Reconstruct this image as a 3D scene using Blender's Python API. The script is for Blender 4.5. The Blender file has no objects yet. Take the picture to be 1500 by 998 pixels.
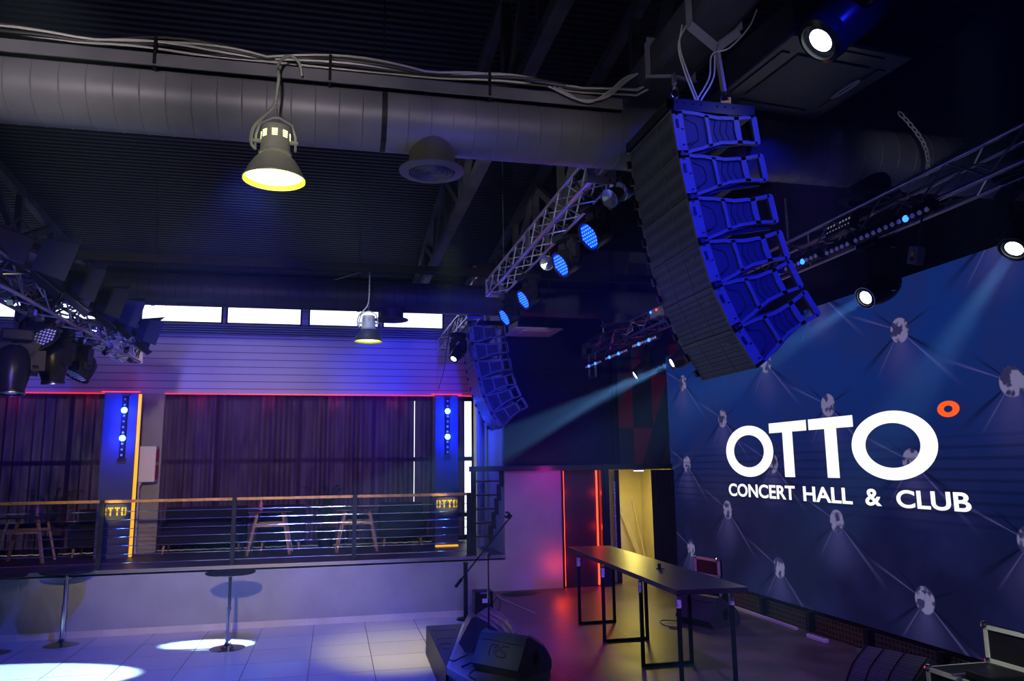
import bpy, bmesh, math, random
from mathutils import Vector, Matrix, Euler
random.seed(7)
S = bpy.context.scene
col = S.collection
PI = math.pi
V = Vector

# ------------------------------------------------------------------ camera
F, YAW, PITCH, ROLL = 1132.43, 0.225825, 0.160888, -0.0130012
fwd = V((math.sin(YAW)*math.cos(PITCH), math.cos(YAW)*math.cos(PITCH), math.sin(PITCH)))
r0 = V((math.cos(YAW), -math.sin(YAW), 0)); u0 = r0.cross(fwd)
r1 = r0*math.cos(ROLL) + u0*math.sin(ROLL); u1 = -r0*math.sin(ROLL) + u0*math.cos(ROLL)
cd = bpy.data.cameras.new('camera'); cam = bpy.data.objects.new('camera', cd); col.objects.link(cam)
cam.matrix_world = Matrix(((r1.x, u1.x, -fwd.x, 0), (r1.y, u1.y, -fwd.y, 0), (r1.z, u1.z, -fwd.z, 2.5), (0, 0, 0, 1)))
cd.sensor_width = 36; cd.lens = F/1500*36; cd.clip_start = 0.05; cd.clip_end = 100
S.camera = cam
S.view_settings.view_transform = 'Standard'; S.view_settings.look = 'None'
S.view_settings.gamma = 1; S.view_settings.exposure = 0; S.view_settings.use_curve_mapping = False
S.cycles.use_denoising = True
S.cycles.max_bounces = 6; S.cycles.diffuse_bounces = 3; S.cycles.glossy_bounces = 3
S.cycles.transparent_max_bounces = 8; S.cycles.volume_bounces = 0
S.cycles.sample_clamp_indirect = 3.0
w = bpy.data.worlds.new('daylight_sky'); S.world = w; w.use_nodes = True
w.node_tree.nodes['Background'].inputs[0].default_value = (0.8, 0.9, 1, 1)
w.node_tree.nodes['Background'].inputs[1].default_value = 1.0

# ------------------------------------------------------------------ lights
def spot(name, loc, tgt, energy, color, angle, blend=0.3, radius=0.1):
    l = bpy.data.lights.new(name, 'SPOT'); l.energy = energy; l.color = color
    l.spot_size = math.radians(angle); l.spot_blend = blend; l.shadow_soft_size = radius
    o = bpy.data.objects.new(name, l); col.objects.link(o); o.location = loc
    o.rotation_euler = (V(tgt)-V(loc)).to_track_quat('-Z', 'Y').to_euler(); return o
def point(name, loc, energy, color, radius=0.05):
    l = bpy.data.lights.new(name, 'POINT'); l.energy = energy; l.color = color; l.shadow_soft_size = radius
    o = bpy.data.objects.new(name, l); col.objects.link(o); o.location = loc; return o
def area(name, loc, tgt, sx, sy, energy, color):
    l = bpy.data.lights.new(name, 'AREA'); l.shape = 'RECTANGLE'; l.size = sx; l.size_y = sy; l.energy = energy; l.color = color
    o = bpy.data.objects.new(name, l); col.objects.link(o); o.location = loc
    o.rotation_euler = (V(tgt)-V(loc)).to_track_quat('-Z', 'Y').to_euler(); return o
BLUE = (0.01, 0.015, 1.0)
VIO = (0.17, 0.12, 1.0)
# unseen fill panel added behind the camera; that wall has no windows
area('fill_area_behind_camera', (-3.0, -2.7, 3.0), (1.5, 13, 1.2), 6.0, 1.6, 6, (0.75, 0.85, 1.0))
# unseen wash spots without fixtures; fill spots are added to lift single parts
for tx in (-6.5, -3.2, 0.0): spot('wash_light_siding', (-1.2, 0.6, 2.9), (tx, 16, 4.4), 1500, VIO, 22, 0.8, 0.12)
for tx in (-7.0, -4.6, -2.2, 0.2): spot('fill_spot_siding', (tx, 12.0, 4.2), (tx, 16, 4.5), 100, (0.13, 0.10, 1.0), 78, 1.0, 0.1)  # unseen spots added close to the siding to even out its blue
spot('wash_light_siding_blue', (1.0, 0.8, 2.9), (1.8, 16, 4.3), 7000, BLUE, 18, 0.9, 0.12)
spot('wash_light_array', (3.1, -1.2, 5.6), (2.85, 4.5, 3.95), 2800, BLUE, 25, 0.3, 0.15)
spot('wash_light_floor', (-1.0, 8.6, 6.0), (-1.3, 11.0, 0), 1900, (0.05, 0.07, 1.0), 88, 0.8, 0.1)
spot('wash_light_front', (0.0, 8.8, 5.95), (0.0, 13.5, 0.4), 300, (0.72, 0.82, 0.95), 54, 1.0, 0.1)
spot('warm_light_stage_corner', (1.0, 6.5, 4.6), (0.9, 11.4, 0.0), 3000, (1.0, 0.88, 0.03), 22, 1.0, 0.1)
spot('wash_light_far_array', (4.0, 7.5, 5.1), (2.4, 12.6, 3.8), 22, BLUE, 40, 0.8, 0.1)
spot('wash_light_stage', (3.2, 4.2, 4.7), (3.9, 9.5, 0.4), 900, (0.32, 0.12, 1.0), 70, 1.0, 0.1)
spot('wash_light_stage_wall', (1.0, 7.0, 4.6), (3.2, 13.5, 1.1), 170, (0.85, 0.8, 0.75), 20, 1.0, 0.1)
for tx, e in ((-5.2, 420), (-3.6, 520), (-2.0, 520), (-0.4, 380), (1.2, 170)): spot('fill_spot_duct', (tx, 0.3, 4.1), (tx, 5.4, 5.08), e, (1.0, 0.86, 0.93), 24, 1.0, 0.1)  # row of unseen spots added to light the duct front
spot('wash_light_duct_blue', (1.0, 4.4, 3.2), (0.8, 5.6, 4.9), 40, BLUE, 60, 1.0, 0.2)
spot('fill_spot_handrail', (-1.0, 2.0, 4.2), (-1.6, 13.5, 2.05), 2200, (1.0, 0.72, 0.42), 34, 0.9, 0.1)  # unseen warm spot added to bring out the orange handrail
for tx in (-3.76, 2.15): spot('fill_spot_lettering', (-0.6, 2.0, 2.6), (tx, 15.2, 1.79), 9000, (1.0, 0.8, 0.2), 2.0, 0.8, 0.03)  # narrow unseen spots added so the stencilled word reads yellow
spot('fill_spot_monitor', (-1.5, 4.0, 3.8), (1.62, 8.05, 0.6), 420, (0.75, 0.95, 1.0), 7, 1.0, 0.1)  # added spot, no lamp there; picks out the nearest wedge
spot('fill_spot_stage_edge', (0.2, 6.2, 4.6), (1.35, 8.7, 0.38), 1800, (0.01, 0.06, 1.0), 14, 1.0, 0.1)  # unseen blue spot added where the floor wash does not reach
spot('fill_spot_table', (5.4, 5.2, 4.6), (3.6, 7.9, 1.3), 200, (0.04, 0.15, 1.0), 30, 1.0, 0.1)  # unseen blue spot added to tint the table's near end
spot('fill_spot_far_case', (5.2, 12.9, 2.2), (5.32, 11.0, 1.0), 60, (1.0, 0.95, 0.5), 40, 1.0, 0.05)  # yellow spot added on the door side to brighten the far case
spot('fill_spot_rigging', (0.6, 1.4, 3.6), (2.4, 4.6, 5.3), 90, (0.7, 0.7, 1.0), 20, 1.0, 0.1)  # added for the dark beam and slings, no fixture
spot('fill_spot_chain', (1.2, 0.8, 3.0), (4.40, 4.9, 4.98), 120, (0.8, 0.8, 1.0), 9, 1.0, 0.1)  # narrow added spot that makes the chain visible
spot('fill_spot_truss', (-0.8, 5.2, 4.3), (2.15, 8.2, 4.97), 700, (0.9, 0.85, 1.0), 50, 1.0, 0.1)  # neutral unseen spot added to whiten the middle truss
spot('fill_spot_case', (2.6, 2.5, 4.5), (5.25, 5.4, 0.95), 1000, (0.9, 0.95, 0.8), 15, 1.0, 0.1)  # added spot aimed at the open flight case, source unseen
spot('fill_spot_array_front', (-2.5, 3.5, 3.0), (2.3, 4.9, 3.6), 26, (0.75, 0.9, 1.0), 40, 1.0, 0.2)  # dim spot added for the speaker grilles, no lamp behind it

# ------------------------------------------------------------------ materials
def mat(name, c, rough=0.5, metal=0.0, emit=None, es=1.0, nscale=0, nstr=0.0, c2=None, bump=0.0, bscale=40, spec=0.5):
    m = bpy.data.materials.new(name); m.use_nodes = True
    nt = m.node_tree; b = nt.nodes['Principled BSDF']
    b.inputs['Base Color'].default_value = (*c, 1); b.inputs['Roughness'].default_value = rough
    b.inputs['Metallic'].default_value = metal; b.inputs['Specular IOR Level'].default_value = spec
    if emit: b.inputs['Emission Color'].default_value = (*emit, 1); b.inputs['Emission Strength'].default_value = es
    tc = nt.nodes.new('ShaderNodeTexCoord')
    if nscale:
        n = nt.nodes.new('ShaderNodeTexNoise'); n.inputs['Scale'].default_value = nscale; n.inputs['Detail'].default_value = 6
        nt.links.new(tc.outputs['Object'], n.inputs['Vector'])
        mx = nt.nodes.new('ShaderNodeMix'); mx.data_type = 'RGBA'
        mx.inputs[6].default_value = (*c, 1); mx.inputs[7].default_value = (*(c2 or tuple(x*(1-nstr) for x in c)), 1)
        mr = nt.nodes.new('ShaderNodeMapRange'); mr.inputs[1].default_value = 0.4; mr.inputs[2].default_value = 0.65
        nt.links.new(n.outputs['Fac'], mr.inputs[0]); nt.links.new(mr.outputs[0], mx.inputs[0]); nt.links.new(mx.outputs[2], b.inputs['Base Color'])
    if bump:
        n = nt.nodes.new('ShaderNodeTexNoise'); n.inputs['Scale'].default_value = bscale; n.inputs['Detail'].default_value = 4
        nt.links.new(tc.outputs['Object'], n.inputs['Vector'])
        bp = nt.nodes.new('ShaderNodeBump'); bp.inputs['Strength'].default_value = bump; bp.inputs['Distance'].default_value = 0.01
        nt.links.new(n.outputs['Fac'], bp.inputs['Height']); nt.links.new(bp.outputs[0], b.inputs['Normal'])
    return m
class NG:
    """small helper to write node maths"""
    def __init__(s, m): s.nt = m.node_tree
    def n(s, t): return s.nt.nodes.new(t)
    def m(s, op, a, b=None, c=None):
        k = s.n('ShaderNodeMath'); k.operation = op
        for i, x in enumerate((a, b, c)):
            if x is None: continue
            if isinstance(x, (int, float)): k.inputs[i].default_value = x
            else: s.nt.links.new(x, k.inputs[i])
        return k.outputs[0]
    def link(s, a, b): s.nt.links.new(a, b)
    def mix(s, f, a, b):
        k = s.n('ShaderNodeMix'); k.data_type = 'RGBA'
        for i, x in ((0, f), (6, a), (7, b)):
            if isinstance(x, (int, float)): k.inputs[i].default_value = x
            elif isinstance(x, tuple): k.inputs[i].default_value = (*x, 1)
            else: s.nt.links.new(x, k.inputs[i])
        return k.outputs[2]
    def ramp(s, x, lo, hi):
        k = s.n('ShaderNodeMapRange'); k.inputs[1].default_value = lo; k.inputs[2].default_value = hi
        k.interpolation_type = 'SMOOTHSTEP'; s.nt.links.new(x, k.inputs[0]); return k.outputs[0]

M = {}
M['black'] = mat('black_paint', (0.010, 0.010, 0.014), 0.45, nscale=6, nstr=0.4, spec=0.2)
M['black_gloss'] = mat('black_gloss', (0.010, 0.010, 0.014), 0.3, spec=0.15)
M['black_metal'] = mat('black_metal', (0.03, 0.03, 0.04), 0.35, 0.6)
M['dark_steel'] = mat('dark_painted_steel', (0.02, 0.02, 0.026), 0.5, spec=0.2, nscale=4, nstr=0.5)
M['grey_plastic'] = mat('grey_plastic', (0.16, 0.17, 0.2), 0.45)
M['cabinet'] = mat('speaker_coating', (0.035, 0.038, 0.042), 0.55, bump=0.3, bscale=160)
M['side_plate'] = mat('array_side_plate', (0.16, 0.16, 0.17), 0.5)
M['side_recess'] = mat('array_side_recess', (0.035, 0.035, 0.045), 0.6)  # recess shade put into the colour, frame kept lighter
M['truss_steel'] = mat('roof_truss_steel', (0.055, 0.055, 0.06), 0.6, nscale=3, nstr=0.5, spec=0.1)
M['case_alu'] = mat('flight_case_edging', (0.6, 0.6, 0.6), 0.4, 0.3)
M['alu'] = mat('aluminium', (0.72, 0.72, 0.75), 0.28, 1.0)
M['chrome'] = mat('chrome', (0.8, 0.8, 0.82), 0.12, 1.0)
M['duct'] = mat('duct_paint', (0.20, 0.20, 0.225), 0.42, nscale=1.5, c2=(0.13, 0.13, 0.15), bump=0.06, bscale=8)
M['duct_dark'] = mat('duct_paint_shaded', (0.028, 0.028, 0.045), 0.5, nscale=1.5, nstr=0.3, spec=0.15)  # dark copy of the duct paint, lack of light put into the colour
M['duct_mid'] = mat('diffuser_paint', (0.09, 0.09, 0.115), 0.5)
M['cable'] = mat('black_cable', (0.03, 0.03, 0.033), 0.5)
M['cable_white'] = mat('white_cable', (0.6, 0.58, 0.56), 0.4)
M['white'] = mat('white_paint', (0.7, 0.7, 0.72), 0.4)
M['wood'] = mat('oak_wood', (0.80, 0.40, 0.07), 0.4, nscale=12, nstr=0.35)
M['legwood'] = mat('beech_wood', (0.50, 0.30, 0.16), 0.5, nscale=15, nstr=0.3)
M['darkwood'] = mat('dark_table_top', (0.03, 0.025, 0.025), 0.3)
M['sofa'] = mat('dark_upholstery', (0.008, 0.008, 0.016), 0.9)
M['leaf'] = mat('dark_leaf', (0.012, 0.035, 0.015), 0.5)
M['yellow'] = mat('yellow_paint', (0.9, 0.62, 0.02), 0.5, emit=(1, 0.65, 0.02), es=0.0)
M['red'] = mat('red_paint', (0.6, 0.02, 0.02), 0.4)
M['maroon'] = mat('maroon_panel', (0.02, 0.003, 0.008), 0.5)
M['concrete'] = mat('plastered_concrete', (0.33, 0.325, 0.31), 0.8, nscale=2.2, c2=(0.285, 0.28, 0.27), bump=0.12, bscale=30)
M['beige'] = mat('beige_wall', (0.62, 0.56, 0.45), 0.8, nscale=2, nstr=0.15)
M['glow_white'] = mat('lamp_lens_white', (1, 1, 1), 0.3, emit=(0.85, 0.97, 1.0), es=12)
M['glow_blue'] = mat('led_blue', (0, 0, 0.2), 0.3, emit=(0.015, 0.10, 1.0), es=6)
M['glow_cyan'] = mat('led_cyan', (0, 0, 0.2), 0.3, emit=(0.15, 0.75, 1.0), es=14)
M['dim_led'] = mat('led_faint_glow', (0.5, 0.55, 0.7), 0.12, emit=(0.12, 0.12, 0.6), es=0.15)  # lenses that are off, given a faint blue glow
M['led_red'] = mat('led_strip_red', (0.2, 0, 0), 0.3, emit=(1.0, 0.05, 0.015), es=4)
M['led_pink'] = mat('led_strip_pink', (0.2, 0, 0), 0.3, emit=(1.0, 0.03, 0.04), es=1.3)
M['led_amber'] = mat('led_strip_amber', (0.2, 0.1, 0), 0.3, emit=(1.0, 0.42, 0.02), es=1.2)
M['warm_tube'] = mat('lamp_tube_warm', (1, 1, 1), 0.3, emit=(1.0, 0.9, 0.35), es=5)
M['yellow_glow'] = mat('lamp_glass_yellow', (1, 1, 0.6), 0.3, emit=(1.0, 1.0, 0.28), es=6)
M['tabletop'] = mat('black_table_top', (0.018, 0.017, 0.02), 0.36, bump=0.05, bscale=12)
M['lampshade'] = mat('lampshade_enamel', (0.36, 0.38, 0.30), 0.35)
M['shade_inner'] = mat('lampshade_inner', (0.65, 0.8, 0.04), 0.3)  # the lamp's yellow-green glow put into the reflector colour
M['daylight'] = mat('daylight_glass', (1, 1, 1), 0.2, emit=(0.92, 0.97, 1.0), es=1.6)
M['strap'] = mat('webbing_strap', (0.26, 0.24, 0.30), 0.8)
M['tape'] = mat('silver_tape', (0.75, 0.77, 0.8), 0.35, 0.3, nscale=30, c2=(0.25, 0.25, 0.3))
M['screen_white'] = mat('screen_white', (0, 0, 0), 0.5, emit=(1, 1, 1), es=1.15)
M['screen_orange'] = mat('screen_orange', (0, 0, 0), 0.5, emit=(1, 0.11, 0.005), es=1.0)
M['glass_lens'] = mat('silver_reflector', (0.8, 0.8, 0.82), 0.18, 1.0)

# floor tiles
m = mat('floor_tiles', (0.5, 0.5, 0.5), 0.14); g = NG(m); b = m.node_tree.nodes['Principled BSDF']
tc = g.n('ShaderNodeTexCoord'); mp = g.n('ShaderNodeMapping'); mp.inputs['Location'].default_value = (0.25, 0.1, 0); g.link(tc.outputs['Object'], mp.inputs[0])
br = g.n('ShaderNodeTexBrick'); br.offset = 0; br.inputs['Scale'].default_value = 1; br.inputs['Mortar Size'].default_value = 0.006
br.inputs['Brick Width'].default_value = 0.8; br.inputs['Row Height'].default_value = 0.8
br.inputs['Color1'].default_value = (0.46, 0.45, 0.42, 1); br.inputs['Color2'].default_value = (0.42, 0.41, 0.39, 1); br.inputs['Mortar'].default_value = (0.10, 0.10, 0.10, 1)
g.link(mp.outputs[0], br.inputs[0]); g.link(br.outputs['Color'], b.inputs['Base Color']); M['tiles'] = m
# stage floor: scuffed dark boards
m = mat('stage_floor_paint', (0.05, 0.04, 0.045), 0.3); g = NG(m); b = m.node_tree.nodes['Principled BSDF']
tc = g.n('ShaderNodeTexCoord')
n1 = g.n('ShaderNodeTexNoise'); n1.inputs['Scale'].default_value = 2.0; n1.inputs['Detail'].default_value = 8; g.link(tc.outputs['Object'], n1.inputs[0])
mp = g.n('ShaderNodeMapping'); mp.inputs['Scale'].default_value = (6, 22, 1); mp.inputs['Rotation'].default_value = (0, 0, 0.5); g.link(tc.outputs['Object'], mp.inputs[0])
n2 = g.n('ShaderNodeTexNoise'); n2.inputs['Scale'].default_value = 1.6; n2.inputs['Detail'].default_value = 5; g.link(mp.outputs[0], n2.inputs[0])
scr = g.ramp(n2.outputs['Fac'], 0.67, 0.74)
base = g.mix(g.ramp(n1.outputs['Fac'], 0.35, 0.65), (0.055, 0.042, 0.045), (0.11, 0.085, 0.085))
br = g.n('ShaderNodeTexBrick'); br.offset = 0; br.inputs['Scale'].default_value = 1; br.inputs['Brick Width'].default_value = 1.2; br.inputs['Row Height'].default_value = 2.4; br.inputs['Mortar Size'].default_value = 0.008
g.link(tc.outputs['Object'], br.inputs[0])
c = g.mix(g.m('MULTIPLY', scr, 0.7), base, (0.3, 0.26, 0.26)); c = g.mix(g.m('MULTIPLY', br.outputs['Fac'], 0.8), c, (0.02, 0.02, 0.02))
g.link(c, b.inputs['Base Color']); rr = g.n('ShaderNodeMapRange'); rr.inputs[3].default_value = 0.30; rr.inputs[4].default_value = 0.52; g.link(n1.outputs['Fac'], rr.inputs[0]); g.link(rr.outputs[0], b.inputs['Roughness'])
M['stage'] = m
# speaker grille: perforated dark metal
def perforated(name, c, scale, hole=(0.003, 0.003, 0.004)):
    m = mat(name, c, 0.5, 0.3); g = NG(m); b = m.node_tree.nodes['Principled BSDF']; tc = g.n('ShaderNodeTexCoord')
    v = g.n('ShaderNodeTexVoronoi'); v.inputs['Scale'].default_value = scale; v.inputs['Randomness'].default_value = 0.12; g.link(tc.outputs['Object'], v.inputs['Vector'])
    f = g.ramp(v.outputs['Distance'], 0.3, 0.48); g.link(g.mix(f, hole, c), b.inputs['Base Color']); return m
M['grille'] = perforated('perforated_grille', (0.10, 0.115, 0.125), 62)
M['mesh_panel'] = perforated('perforated_panel', (0.09, 0.085, 0.04), 16)
# curtain: sheer dark cloth letting a little daylight through
m = bpy.data.materials.new('sheer_curtain_cloth'); m.use_nodes = True; g = NG(m); nt = m.node_tree; b = nt.nodes['Principled BSDF']; out = nt.nodes['Material Output']
b.inputs['Base Color'].default_value = (0.040, 0.008, 0.055, 1); b.inputs['Roughness'].default_value = 0.9
tr = g.n('ShaderNodeBsdfTransparent'); tr.inputs[0].default_value = (0.75, 0.5, 1.0, 1); mx = g.n('ShaderNodeMixShader')
n1 = g.n('ShaderNodeTexNoise'); n1.inputs['Scale'].default_value = 5; tc = g.n('ShaderNodeTexCoord'); mp = g.n('ShaderNodeMapping'); mp.inputs['Scale'].default_value = (1.5, 1, 0.3)
g.link(tc.outputs['Object'], mp.inputs[0]); g.link(mp.outputs[0], n1.inputs[0])
lw = g.n('ShaderNodeLayerWeight'); lw.inputs[0].default_value = 0.5
fac = g.m('MULTIPLY', g.m('SUBTRACT', 1.0, g.ramp(lw.outputs['Facing'], 0.05, 0.75)), g.m('MULTIPLY_ADD', n1.outputs['Fac'], 0.036, -0.008))
g.link(fac, mx.inputs[0]); g.link(b.outputs[0], mx.inputs[1]); g.link(tr.outputs[0], mx.inputs[2]); g.link(mx.outputs[0], out.inputs[0]); M['curtain'] = m
M['curtain_black'] = mat('black_velvet', (0.006, 0.006, 0.008), 0.95)
# siding: horizontal boards
m = mat('white_siding', (0.42, 0.42, 0.44), 0.5); g = NG(m); b = m.node_tree.nodes['Principled BSDF']; tc = g.n('ShaderNodeTexCoord'); sp = g.n('ShaderNodeSeparateXYZ'); g.link(tc.outputs['Object'], sp.inputs[0])
f = g.m('FRACT', g.m('DIVIDE', sp.outputs[2], 0.145)); line = g.m('LESS_THAN', f, 0.10)
n1 = g.n('ShaderNodeTexNoise'); n1.inputs['Scale'].default_value = 1.2; g.link(tc.outputs['Object'], n1.inputs[0])
c0 = g.mix(n1.outputs['Fac'], (0.50, 0.50, 0.52), (0.36, 0.36, 0.38))
g.link(g.mix(line, c0, (0.12, 0.12, 0.14)), b.inputs['Base Color'])
bp = g.n('ShaderNodeBump'); bp.inputs['Distance'].default_value = 0.02; g.link(f, bp.inputs['Height']); g.link(bp.outputs[0], b.inputs['Normal']); M['siding'] = m
# corrugated roof sheet
m = mat('corrugated_roof_sheet', (0.028, 0.030, 0.045), 0.6, 0.0, spec=0.06); g = NG(m); b = m.node_tree.nodes['Principled BSDF']; tc = g.n('ShaderNodeTexCoord'); sp = g.n('ShaderNodeSeparateXYZ'); g.link(tc.outputs['Object'], sp.inputs[0])
f = g.m('SINE', g.m('MULTIPLY', sp.outputs[1], 62.0)); g.link(g.mix(g.ramp(f, -0.9, -0.3), (0.003, 0.004, 0.007), (0.009, 0.010, 0.020)), b.inputs['Base Color'])
bp = g.n('ShaderNodeBump'); bp.inputs['Distance'].default_value = 0.03; bp.inputs['Strength'].default_value = 0.6; g.link(f, bp.inputs['Height']); g.link(bp.outputs[0], b.inputs['Normal']); M['roof'] = m
# dark wooden balcony deck
M['deck'] = mat('dark_deck_boards', (0.06, 0.035, 0.025), 0.45, nscale=9, nstr=0.5)
M['blackwall'] = mat('dark_blue_plywood', (0.012, 0.010, 0.045), 0.6, nscale=1.2, nstr=0.35, spec=0.1)
# screen picture: dark quilted cloth with buttons
m = bpy.data.materials.new('led_screen_picture'); m.use_nodes = True; g = NG(m); nt = m.node_tree; b = nt.nodes['Principled BSDF']
b.inputs['Base Color'].default_value = (0.004, 0.004, 0.007, 1); b.inputs['Roughness'].default_value = 0.7; b.inputs['Specular IOR Level'].default_value = 0.08
tc = g.n('ShaderNodeTexCoord'); sp = g.n('ShaderNodeSeparateXYZ'); g.link(tc.outputs['Object'], sp.inputs[0]); Yc, Zc = sp.outputs[1], sp.outputs[2]
a = g.m('DIVIDE', g.m('SUBTRACT', Yc, 9.985), 2.745); bb = g.m('DIVIDE', g.m('SUBTRACT', Zc, 2.49), 1.43)
no = g.n('ShaderNodeTexNoise'); no.inputs['Scale'].default_value = 1.1; no.inputs['Detail'].default_value = 4; g.link(tc.outputs['Object'], no.inputs[0])
nb = g.n('ShaderNodeTexNoise'); nb.inputs['Scale'].default_value = 8; nb.inputs['Detail'].default_value = 2; g.link(tc.outputs['Object'], nb.inputs[0])
hgt = g.m('DIVIDE', g.m('SUBTRACT', Zc, 0.6), 3.9)
bg = g.mix(g.ramp(hgt, 0.15, 0.85), (0.0040, 0.0048, 0.026), (0.0035, 0.018, 0.125))  # bluer towards the top, partly beam light put into the picture
bg = g.mix(g.m('MULTIPLY', g.ramp(no.outputs['Fac'], 0.4, 0.7), 0.5), bg, (0.010, 0.013, 0.070))
btn = None; fan = None; dark = None; lite = None
def mx_(x, y): return y if x is None else g.m('MAXIMUM', x, y)
for sh in (0.0, 0.5):
    da = g.m('MULTIPLY', g.m('SUBTRACT', g.m('FRACT', g.m('ADD', a, 0.5+sh)), 0.5), 2.745)
    db = g.m('MULTIPLY', g.m('SUBTRACT', g.m('FRACT', g.m('ADD', bb, 0.5+sh)), 0.5), 1.43)
    r = g.m('SQRT', g.m('ADD', g.m('POWER', g.m('ABSOLUTE', da), 2), g.m('POWER', g.m('ABSOLUTE', db), 2)))
    btn = mx_(btn, g.m('SUBTRACT', 1.0, g.ramp(r, 0.132, 0.150)))
    ang = g.m('ARCTAN2', g.m('ABSOLUTE', da), g.m('MULTIPLY', db, -1.0))      # 0 = straight down
    fade = g.m('SUBTRACT', 1.0, g.ramp(r, 0.10, 0.80))
    fan = mx_(fan, g.m('MULTIPLY', fade, g.m('SUBTRACT', 1.0, g.ramp(ang, 0.1, 1.15))))
    sg = g.m('ARCTAN2', da, g.m('MULTIPLY', db, -1.0))
    for cc, wd, which, ln in ((1.02, 0.07, 'd', 0.8), (-1.02, 0.07, 'd', 0.8), (-0.86, 0.035, 'l', 1.0), (1.95, 0.03, 'l', 0.9), (-1.9, 0.05, 'd', 0.5), (0.72, 0.03, 'l', 0.6), (2.2, 0.05, 'd', 0.5)):
        dd = g.m('ABSOLUTE', g.m('SUBTRACT', sg, cc)); k = g.m('SUBTRACT', 1.0, g.ramp(g.m('DIVIDE', dd, wd), 0.2, 1.3))
        k = g.m('MULTIPLY', k, g.m('SUBTRACT', 1.0, g.ramp(r, 0.15, ln*1.15)))
        if which == 'd': dark = mx_(dark, k)
        else: lite = mx_(lite, k)
c = g.mix(g.m('MULTIPLY', fan, 0.5), bg, (0.05, 0.045, 0.16))
c = g.mix(g.m('MULTIPLY', lite, 0.38), c, (0.12, 0.10, 0.30))
c = g.mix(g.m('MULTIPLY', dark, 0.8), c, (0.001, 0.002, 0.012))
bc = g.mix(g.ramp(nb.outputs['Fac'], 0.47, 0.56), (0.13, 0.12, 0.24), (0.02, 0.02, 0.07)); c = g.mix(btn, c, bc)
# dark scan bands through the middle
band = g.m('MULTIPLY', g.m('GREATER_THAN', g.m('SINE', g.m('MULTIPLY', Zc, 58.0)), 0.55), g.m('MULTIPLY', g.ramp(Zc, 1.7, 2.0), g.m('SUBTRACT', 1.0, g.ramp(Zc, 2.55, 2.9))))
c = g.mix(g.m('MULTIPLY', band, 0.35), c, (0.001, 0.001, 0.008))
g.link(c, b.inputs['Emission Color']); b.inputs['Emission Strength'].default_value = 1.15; M['screen'] = m
# patterned wall of triangles
m = mat('triangle_pattern_wall', (0.03, 0.01, 0.02), 0.5); g = NG(m); b = m.node_tree.nodes['Principled BSDF']; tc = g.n('ShaderNodeTexCoord'); sp = g.n('ShaderNodeSeparateXYZ'); g.link(tc.outputs['Object'], sp.inputs[0])
uu = g.m('MULTIPLY', sp.outputs[0], 2.6); vv = g.m('MULTIPLY', sp.outputs[2], 0.95); p = g.m('FLOOR', uu); q = g.m('FLOOR', vv)
tri = g.m('GREATER_THAN', g.m('FRACT', uu), g.m('FRACT', vv))
s_ = g.m('FLOORED_MODULO', g.m('ADD', g.m('ADD', g.m('MULTIPLY', p, 2.0), g.m('MULTIPLY', q, 3.0)), g.m('MULTIPLY', tri, 4.0)), 5.0)
c = g.mix(g.m('GREATER_THAN', s_, 3.5), (0.01, 0.01, 0.018), (0.15, 0.008, 0.02)); c = g.mix(g.m('LESS_THAN', s_, 0.5), c, (0.05, 0.045, 0.055)); g.link(c, b.inputs['Base Color']); M['triangles'] = m

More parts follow.
